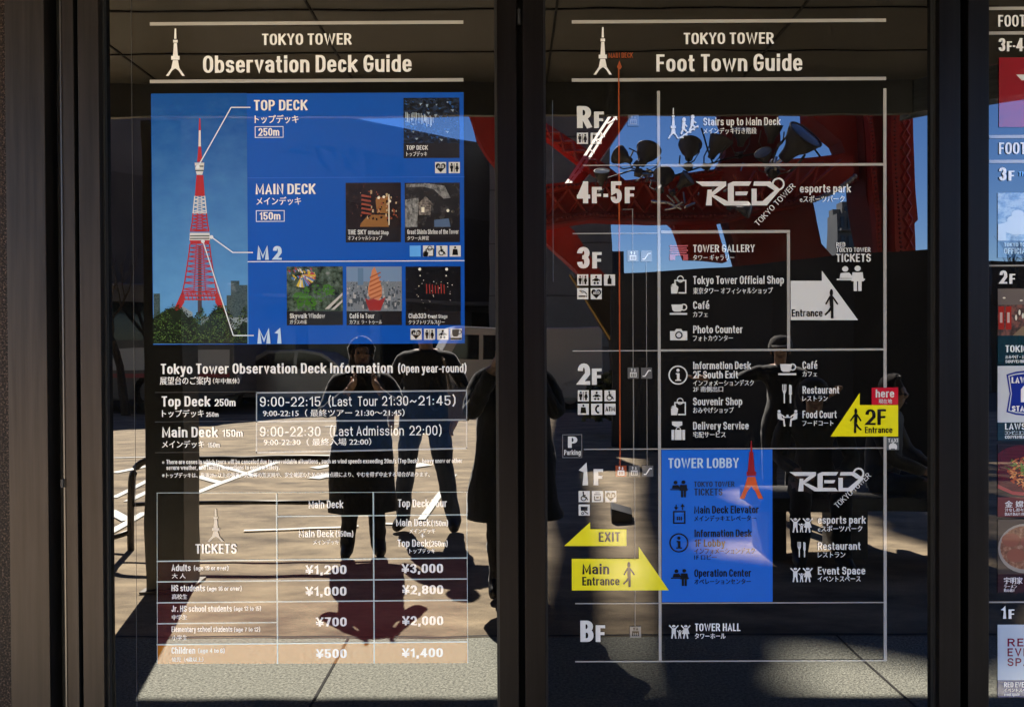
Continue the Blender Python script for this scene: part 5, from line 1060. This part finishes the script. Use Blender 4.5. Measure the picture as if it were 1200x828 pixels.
def car(name, label, cat, loc, rz, body, glass_p, wheels, paint, wd, lights):
    """side profile body, built round the origin then placed"""
    t = bpy.data.objects.new(name, None); COL.objects.link(t); tag(t, label, cat)
    o = MB().prism([(x, -wd/2, z) for x, z in body], (0, wd, 0)).build('body', paint); bevel(o, .05, 3); o.parent = t
    for pts in glass_p:
        for sg in (-1, 1):
            g_ = MB().prism([(x, sg*(wd/2-.006), z) for x, z in pts], (0, sg*.016, 0)).build('side_window', cgl); g_.parent = t
    for x, r in wheels:
        for sg in (-1, 1): wheel(t, x, sg*(wd/2-.1), r, .2)
    for x, z, nm in lights:
        for sg in (-1, 1):
            l = MB().box(x-.03, sg*wd/2*.72-.14, z-.07, x+.03, sg*wd/2*.72+.14, z+.07).build(nm, pmat(nm+'_lens', (.6, .6, .58) if nm == 'headlight' else (.4, .02, .02), .1)); l.parent = t
    t.location = loc; t.rotation_euler = (0, 0, rz); return t
silver = pmat('silver_paint', (.36, .37, .39), .25, metal=.3); vwhite = pmat('van_white', (.62, .62, .62), .3); dkp = pmat('dark_car_paint', (.02, .022, .03), .25)
sed = [(-2.15, .3), (-2.15, .72), (-2.05, .9), (-1.55, .98), (-.95, 1.38), (-.4, 1.47), (.5, 1.45), (1.2, 1.02), (1.95, .86), (2.15, .62), (2.15, .3), (1.75, .24), (-1.75, .24)]
gp_ = [[(-1.35, 1.0), (-.9, 1.3), (-.35, 1.39), (-.3, .98)], [(-.22, .98), (-.25, 1.39), (.42, 1.37), (1.0, 1.0)]]
c = far(345, 465, 18.2); car('parked_car', 'silver hatchback parked side on in front of the office building', 'car', (c.x, c.y, 0), math.pi, sed, gp_, ((-1.35, .33), (1.35, .33)), silver, 1.72, ((2.15, .68, 'headlight'), (-2.15, .8, 'tail_light')))
c = far(240, 468, 21); car('parked_car', 'dark car parked behind the silver hatchback', 'car', (c.x, c.y, 0), 0, sed, gp_, ((-1.35, .33), (1.35, .33)), dkp, 1.72, ((2.15, .68, 'headlight'), (-2.15, .8, 'tail_light')))
van = [(-2.3, .35), (-2.3, 1.9), (-2.2, 1.98), (1.35, 1.98), (1.75, 1.25), (2.2, 1.05), (2.3, .7), (2.3, .35), (1.9, .26), (-1.9, .26)]
c = far(590, 465, 17); car('parked_van', 'white delivery van parked at the edge of the shade', 'van', (c.x, c.y, 0), math.pi*.93, van, [[(.75, 1.2), (.75, 1.8), (1.2, 1.8), (1.5, 1.25)], [(-.4, 1.2), (-.4, 1.8), (.65, 1.8), (.65, 1.2)]], ((-1.5, .34), (1.5, .34)), vwhite, 1.75, ((2.28, .75, 'headlight'), (-2.3, .9, 'tail_light')))
bus = [(-5, .4), (-5, 2.9), (-4.85, 3.05), (4.85, 3.05), (5, 2.8), (5, .4), (4.6, .3), (-4.6, .3)]
c = far(60, 470, 17); bs = car('parked_bus', 'dark coach with a pale window band and red stripe at the far left', 'bus', (c.x, c.y, 0), 0, bus, [[(-4.8+1.62*k, 1.7), (-4.8+1.62*k, 2.6), (-3.3+1.62*k, 2.6), (-3.3+1.62*k, 1.7)] for k in range(6)], ((-2.9, .48), (3.1, .48)), noisy('bus_paint', (.10, .10, .12), (.14, .14, .16), 1, .3), 2.4, ((4.98, .8, 'headlight'), (-5, 1, 'tail_light')))
for sg in (-1, 1):
    for z0, z1, mt in ((1.0, 1.5, pmat('bus_band', (.62, .66, .72), .3)), (.82, .92, pmat('bus_stripe', (.4, .03, .05), .3))):
        y = sg*1.2; o = MB().box(-4.9, min(y, y+sg*.008), z0, 4.9, max(y, y+sg*.008), z1).build('side_band', mt); o.parent = bs

# ---- bench
bm_ = noisy('bench_stone', (.10, .09, .08), (.15, .14, .125), 12, .7)
g1, g2 = ground(905, 655), ground(1012, 655)
bn = thing('bench', 'low dark bench with broad slab feet, people sitting on it', 'bench', ((g1.x+g2.x)/2, g1.y, 0))
bevel(MB().box(g1.x-.1, g1.y-.45, .34, g2.x+.55, g1.y+.05, .44).build('seat', bm_, bn), .012); bevel(MB().box(g1.x-.02, g1.y-.42, 0, g1.x+.1, g1.y, .337).build('leg', bm_, bn), .01); bevel(MB().box(g2.x-.12, g1.y-.42, 0, g2.x+.04, g1.y, .337).build('leg', bm_, bn), .01)
SEAT = ((g1.x+g2.x)/2, g1.y-.2)

# ================================================================== people
def region_mats(o, zones):
    """zones: list of (test(point), material)"""
    me = o.data; me.materials.clear(); ms = []
    for _, mt in zones:
        if mt not in ms: ms.append(mt); me.materials.append(mt)
    for p in me.polygons:
        for tst, mt in zones:
            if tst(p.center): p.material_index = ms.index(mt); break
        p.use_smooth = True
skin = noisy('skin', (.42, .25, .17), (.50, .31, .22), 20, .5)
def body(name, J, root=0):
    """J: dict name -> (pos, radius, parent); grown into one continuous skin"""
    ks = list(J); me = bpy.data.meshes.new(name); me.from_pydata([J[k][0] for k in ks], [(ks.index(J[k][2]), i) for i, k in enumerate(ks) if J[k][2]], [])
    o = bpy.data.objects.new(name, me); COL.objects.link(o); o.modifiers.new('s', 'SKIN'); 
    for i, k in enumerate(ks):
        v = me.skin_vertices[0].data[i]; r = J[k][1]; v.radius = r if isinstance(r, tuple) else (r, r); v.use_root = (i == root)
    o.modifiers.new('d', 'SUBSURF').levels = 2; o.modifiers['d'].render_levels = 2
    bpy.context.view_layer.update(); ev = o.evaluated_get(bpy.context.evaluated_depsgraph_get())
    nm = bpy.data.meshes.new_from_object(ev); bpy.data.objects.remove(o); bpy.data.meshes.remove(me)
    nm.name = name; ob = bpy.data.objects.new(name, nm); COL.objects.link(ob); return ob
def fingers(J, sd, wrist, palm, curl, up=Vector((0, 0, 1))):
    w, p = Vector(wrist), Vector(palm); d = (p-w).normalized(); side = d.cross(up).normalized(); nrm = side.cross(d)
    J['palm'+sd] = (p, .027, 'wrist'+sd)
    for i, (off, ln) in enumerate(((-.03, .062), (-.01, .072), (.01, .068), (.03, .054))):
        b = p+side*off+d*.022; k1 = b+d*ln*.5+nrm*curl*.012; k2 = b+d*ln*(1-.4*curl)+nrm*curl*.045
        J['f%d%sa' % (i, sd)] = (b, .011, 'palm'+sd); J['f%d%sb' % (i, sd)] = (k1, .0095, 'f%d%sa' % (i, sd)); J['f%d%sc' % (i, sd)] = (k2, .008, 'f%d%sb' % (i, sd))
    sg = -1 if sd == 'L' else 1
    t0 = w+d*.035+side*(-sg)*.026; J['t%sa' % sd] = (t0, .012, 'wrist'+sd); J['t%sb' % sd] = (t0+d*.035+side*(-sg)*.026+nrm*.01, .0095, 't%sa' % sd); J['t%sc' % sd] = (t0+d*.06+side*(-sg)*.03+nrm*.02, .008, 't%sb' % sd)
def figure(label, loc, rz, H, pose, top, bottom, shoes, hairm, width=1.0, hat=None, long_coat=None, long_hair=False, group=None):
    """pose: dict of joints in a 1.7 m figure facing +y"""
    s = H/1.7; V3 = lambda t: Vector(t)*s
    J = {}
    def add(k, p, r, par): J[k] = (V3(p), (r if isinstance(r, tuple) else r)*s if not isinstance(r, tuple) else tuple(x*s for x in r), par)
    P = dict(pelvis=(0, 0, .93), belly=(0, .0, 1.07), chest=(0, -.005, 1.24), upper=(0, -.015, 1.36), neck=(0, -.01, 1.455), jaw=(0, .02, 1.525), head=(0, .005, 1.60), crown=(0, -.005, 1.655))
    P.update(pose)
    add('pelvis', P['pelvis'], .135*width, None); add('belly', P['belly'], .122*width, 'pelvis'); add('chest', P['chest'], .135*width, 'belly'); add('upper', P['upper'], .105*width, 'chest'); add('neck', P['neck'], .052, 'upper')
    add('jaw', P['jaw'], .062, 'neck'); add('head', P['head'], .083, 'jaw'); add('crown', P['crown'], .062, 'head')
    hd = Vector(P['head']); jw = Vector(P['jaw']); fwd_ = Vector(P.get('face', (0, 1, 0))).normalized()
    add('nose', tuple(hd*.62+jw*.38+fwd_*.088), .012, 'head')
    for sd, sg in (('L', -1), ('R', 1)):
        hip = P.get('hip'+sd, (sg*.095, 0, .90)); kn = P.get('knee'+sd, (sg*.105, .02, .49)); an = P.get('ankle'+sd, (sg*.11, -.02, .09)); toe = P.get('toe'+sd, (an[0]+sg*.02, an[1]+.15, .035))
        add('hip'+sd, hip, .088*width, 'pelvis'); add('knee'+sd, kn, .074, 'hip'+sd); add('ankle'+sd, an, .058, 'knee'+sd); add('toe'+sd, toe, .036, 'ankle'+sd)
        sh = P.get('shoulder'+sd, (sg*.185*width, -.015, 1.375)); el = P.get('elbow'+sd, (sg*.235, -.03, 1.09)); wr = P.get('wrist'+sd, (sg*.235, .06, .86)); pm = P.get('palm'+sd, (wr[0], wr[1]+.03, wr[2]-.07))
        add('shoulder'+sd, sh, .062*width, 'upper'); add('elbow'+sd, el, .056, 'shoulder'+sd); add('wrist'+sd, wr, .032, 'elbow'+sd)
        fingers(J, sd, V3(wr), V3(pm), P.get('curl', .5), Vector((sg, 0, 0)) if abs(pm[2]-wr[2]) > .04 else Vector((0, 0, 1)))
    o = body('person', J); base = V3(P['neck']).z
    wl_, wr_ = V3(J['wristL'][0]/s), V3(J['wristR'][0]/s)
    hc = V3(P['head'])
    hands = lambda c: min((c-J['palmL'][0]).length, (c-J['palmR'][0]).length) < .105*s and min((c-J['wristL'][0]).length, (c-J['wristR'][0]).length) > .0
    wz = V3(P['pelvis']).z+.06*s; ank = V3((0, 0, .1)).z
    legset = [J[k][0] for k in ('kneeL', 'kneeR', 'hipL', 'hipR', 'ankleL', 'ankleR')]
    def isleg(c): return min((c-a).length for a in legset) < min((c-J[k][0]).length for k in ('chest', 'upper', 'elbowL', 'elbowR', 'wristL', 'wristR', 'shoulderL', 'shoulderR', 'belly'))
    ns_ = random.Random(int(H*1000)).random()*50; nrm = [v.normal.copy() for v in o.data.vertices]
    for v, nn in zip(o.data.vertices, nrm):
        c = v.co
        if hands(c) or (c.z > base-.02 and (c-hc).length < .24*s): continue
        k = noise.noise(Vector((c.x*9+ns_, c.y*9, c.z*5)))*.016+noise.noise(Vector((c.x*26, c.y*26+ns_, c.z*17)))*.008
        v.co = c+nn*(k+.004)
    region_mats(o, [(hands, skin), (lambda c: c.z > base and (c-hc).length < .22*s, skin), (lambda c: c.z < ank, shoes), (isleg, bottom), (lambda c: True, top)])
    tag(o, label, 'person', group)
    o.location = loc; o.rotation_euler = (0, 0, rz)
    def child(m, nm, mt): q = m.build(nm, mt, None, True); q.parent = o; return q
    # face
    sdv = fwd_.cross(Vector((0, 0, 1))).normalized()
    m = MB()
    for sg in (-1, 1): m.ball(V3(tuple(hd*.8+jw*.2+fwd_*.078+sdv*sg*.031)), .0105*s, 6)
    child(m, 'eyes', pmat('eye_dark', (.02, .015, .012), .2))
    m = MB(); m.ball(V3(tuple(jw+fwd_*.064+Vector((0, 0, -.002)))), .018*s, 6, (1, .4, .35)); child(m, 'mouth', pmat('lip', (.30, .11, .09), .5))
    m = MB()
    for sg in (-1, 1): m.ball(V3(tuple(hd+sdv*sg*.083+Vector((0, 0, -.02)))), .024*s, 6, (.4, .8, 1.2))
    child(m, 'ears', skin)
    # hair: shell over the back and top of the head
    m = MB(); R_ = .101*s; n1, n2 = 10, 20; c0 = V3(tuple(hd+Vector((0, 0, .012))-fwd_*.012))
    vs, fs = [], []
    for i in range(n1+1):
        th = math.pi*.92*i/n1
        for k in range(n2):
            ph = 2*math.pi*k/n2; dvec = Vector((math.sin(th)*math.cos(ph), math.sin(th)*math.sin(ph), math.cos(th))); fr_ = dvec.dot(fwd_)
            lim = .35 if fr_ > .45 else (1.9 if fr_ > -.1 else 2.6); t_ = min(th, lim)
            dvec = Vector((math.sin(t_)*math.cos(ph), math.sin(t_)*math.sin(ph), math.cos(t_)*1.08)); vs.append(c0+dvec*R_*(1+.04*math.sin(7*ph+3*th)))
    m.mesh(vs, [(i*n2+k, i*n2+(k+1) % n2, (i+1)*n2+(k+1) % n2, (i+1)*n2+k) for i in range(n1) for k in range(n2)]); child(m, 'hair', hairm)
    if long_hair:
        cb2 = V3(tuple(hd-fwd_*.035)); m = MB().lathe([(.01*s, .10*s), (.07*s, .085*s), (.10*s, .03*s), (.104*s, -.06*s), (.108*s, -.15*s), (.118*s, -.23*s), (.11*s, -.29*s), (.06*s, -.31*s)], cb2, 26, None, 1, .72)
        for v in m.v: v.x += .012*math.sin(v.z*40/s)*(1 if v.x > 0 else -1); 
        child(m, 'hair', hairm)
    if hat:
        m = MB().lathe([(.0005, .118*s), (.05*s, .112*s), (.09*s, .08*s), (.108*s, .03*s), (.109*s, .0)], c0, 24); a = c0+fwd_*.10*s
        m.mesh([a-sdv*.085*s+Vector((0, 0, .02*s)), a+sdv*.085*s+Vector((0, 0, .02*s)), a+sdv*.06*s+fwd_*.085*s, a-sdv*.06*s+fwd_*.085*s, a-sdv*.085*s+Vector((0, 0, .026*s)), a+sdv*.085*s+Vector((0, 0, .026*s)), a+sdv*.06*s+fwd_*.085*s+Vector((0, 0, .008*s)), a-sdv*.06*s+fwd_*.085*s+Vector((0, 0, .008*s))], [(0, 1, 2, 3), (4, 5, 6, 7), (0, 1, 5, 4), (1, 2, 6, 5), (2, 3, 7, 6), (3, 0, 4, 7)]); child(m, 'cap', hat)
    if long_coat:
        mt, z0, z1, w0 = long_coat; zz = lambda f: (z0+(1.0-z0)*f)*s
        prof = [(w0*.99*s, z0*s), (w0*s, (z0+.03)*s)]+[(w0*(1-.2*f)*s, zz(f)) for f in (.12, .24, .36, .48, .6, .72, .84)]+[ (w0*.78*s, 1.0*s), (w0*.79*s, 1.07*s), (w0*.80*s, 1.14*s), (w0*.80*s, 1.2*s), (w0*.79*s, 1.27*s), (w0*.76*s, 1.33*s), (w0*.5*s, 1.42*s), (.07*s, 1.455*s)]
        m = MB().lathe(prof, (0, -.005*s, 0), 28, None, 1, .68)
        for i, v in enumerate(m.v): ph = math.atan2(v.y, v.x); v *= 1; v.x *= 1+.025*math.sin(5*ph)*(1.45*s-v.z); v.y *= 1+.05*math.sin(6*ph)*(1.45*s-v.z)
        for v in m.v:
            k = noise.noise(Vector((v.x*8+ns_, v.y*8, v.z*3.5)))*.03+noise.noise(Vector((v.x*24, v.y*24+ns_, v.z*9)))*.012; r_ = math.hypot(v.x, v.y) or 1; v.x += v.x/r_*k; v.y += v.y/r_*k
        child(m, 'coat', mt)
        if long_coat[1] < .6:
            m = MB()
            child(MB().lathe([(.1*s, 1.40*s), (.13*s, 1.44*s), (.11*s, 1.50*s), (.085*s, 1.50*s)], (0, -.01*s, 0), 20), 'collar', mt)
    return o
def cl(n, c):
    m = noisy(n, tuple(v*.7 for v in c), tuple(v*1.3 for v in c), 14, .85, 6, (1, 1, .5), .3, .7, .6, 22)
    b = m.node_tree.nodes['Principled BSDF']; b.inputs['Sheen Weight'].default_value = .35; b.inputs['Sheen Roughness'].default_value = .35; return m
blackc, jeans, brownc, darkh, greyj, olive, shoe = cl('black_wool', (.016, .015, .015)), cl('blue_denim', (.03, .045, .085)), cl('brown_cloth', (.09, .07, .055)), cl('dark_hair', (.03, .018, .011)), cl('grey_brown_jacket', (.085, .075, .062)), cl('olive_jacket', (.04, .038, .03)), pmat('shoe_leather', (.02, .018, .016), .5)
# person reading and photographing the sign, long coat
g = ground(425, 652)
figure('person in a long black coat holding up both hands beside the railing', (g.x, g.y, 0), -.25, 1.57, dict(elbowL=(-.29, .12, 1.13), wristL=(-.12, .30, 1.30), palmL=(-.08, .33, 1.37), elbowR=(.29, .12, 1.13), wristR=(.12, .30, 1.30), palmR=(.08, .33, 1.37), curl=.8), blackc, blackc, shoe, darkh, 1.05, long_coat=(blackc, .36, 1.4, .27), long_hair=True)
g = ground(500, 622)
o = figure('person in a short dark jacket and jeans standing with legs apart', (g.x, g.y, 0), .15, 1.74, dict(kneeL=(-.16, .03, .49), ankleL=(-.2, -.02, .09), kneeR=(.15, .02, .49), ankleR=(.23, -.04, .09), elbowL=(-.30, -.04, 1.1), wristL=(-.25, .12, .93), palmL=(-.23, .16, .87), elbowR=(.31, -.06, 1.11), wristR=(.27, .1, .92), palmR=(.25, .14, .86)), blackc, jeans, shoe, darkh, 1.12, long_coat=(blackc, .80, 1.4, .215))
hb = thing('shoulder_bag', 'small beige bag hanging at the hip of the person in jeans', 'bag', (g.x+.27, g.y+.05, .98)); bevel(MB().box(g.x+.2, g.y+.08, .92, g.x+.36, g.y+.2, 1.16).build('pouch', cl('beige_canvas', (.30, .22, .15)), hb), .02); MB().tube([(g.x+.22, g.y+.14, 1.15), (g.x+.16, g.y+.12, 1.40), (g.x+.1, g.y, 1.49), (g.x+.2, g.y-.1, 1.3), (g.x+.33, g.y+.1, 1.15)], .012, 6).build('strap', cl('beige_canvas', (.3, .22, .15)), hb)
# the photographer, right behind the camera
ph_ = figure('person with a phone held up in front of the face, facing the doors', (.0, -2.52, 0), 0, 1.62, dict(elbowL=(-.27, .14, 1.16), wristL=(-.115, .33, 1.44), palmL=(-.085, .37, 1.51), elbowR=(.27, .14, 1.16), wristR=(.115, .33, 1.44), palmR=(.085, .37, 1.51), curl=.9), blackc, blackc, shoe, darkh, 1.15, long_coat=(blackc, .5, 1.4, .30))
sp_ = thing('smartphone', 'black smartphone held upright in both hands of the photographing person', 'phone', (0, -2.125, 1.5)); bevel(MB().box(-.078, -2.132, 1.455, .078, -2.124, 1.53).build('case', pmat('phone_black', (.012, .012, .014), .2), sp_), .003); MB().box(-.07, -2.1326, 1.46, .07, -2.1322, 1.525).build('screen', pmat('phone_screen', (.02, .02, .025), .05), sp_)
# seated people and a man pointing
def seated(label, x, y, rz, H, top, bottom, **k):
    sh = -.44
    P = dict(pelvis=(0, 0, .50), belly=(0, .03, .64), chest=(0, .05, .81), upper=(0, .06, .93), neck=(0, .08, 1.02), jaw=(0, .12, 1.085), head=(0, .11, 1.16), crown=(0, .1, 1.215), face=(0, 1, -.12),
             hipL=(-.1, .04, .49), hipR=(.1, .04, .49), kneeL=(-.13, .44, .50), kneeR=(.13, .44, .50), ankleL=(-.13, .42, .09), ankleR=(.14, .46, .09), shoulderL=(-.2, .05, .94), shoulderR=(.2, .05, .94),
             elbowL=(-.26, .14, .70), wristL=(-.14, .34, .62), palmL=(-.1, .40, .60), elbowR=(.26, .14, .70), wristR=(.14, .34, .62), palmR=(.1, .40, .60), curl=.7)
    return figure(label, (x, y, 0), rz, H, P, top, bottom, shoe, darkh, 1.12, **k)
gs = ground(985, 655)
seated('person in a dark hooded jacket sitting on the bench, looking down', SEAT[0]+.05, SEAT[1]-.02, .25, 1.68, olive, blackc, hat=olive)
seated('person in a grey brown jacket and jeans sitting sideways at the bench end', SEAT[0]+.55, SEAT[1]-.06, -.9, 1.72, greyj, jeans)
g = far(915, 600, 4.6)
figure('man in a flat cap standing behind the bench with one arm stretched out', (g.x, g.y, 0), .3, 1.56, dict(elbowL=(-.42, .1, 1.3), wristL=(-.66, .16, 1.33), palmL=(-.75, .18, 1.33), elbowR=(.3, -.03, 1.12), wristR=(.42, .16, 1.2), palmR=(.46, .22, 1.23)), blackc, blackc, shoe, darkh, 1.1, hat=greyj)
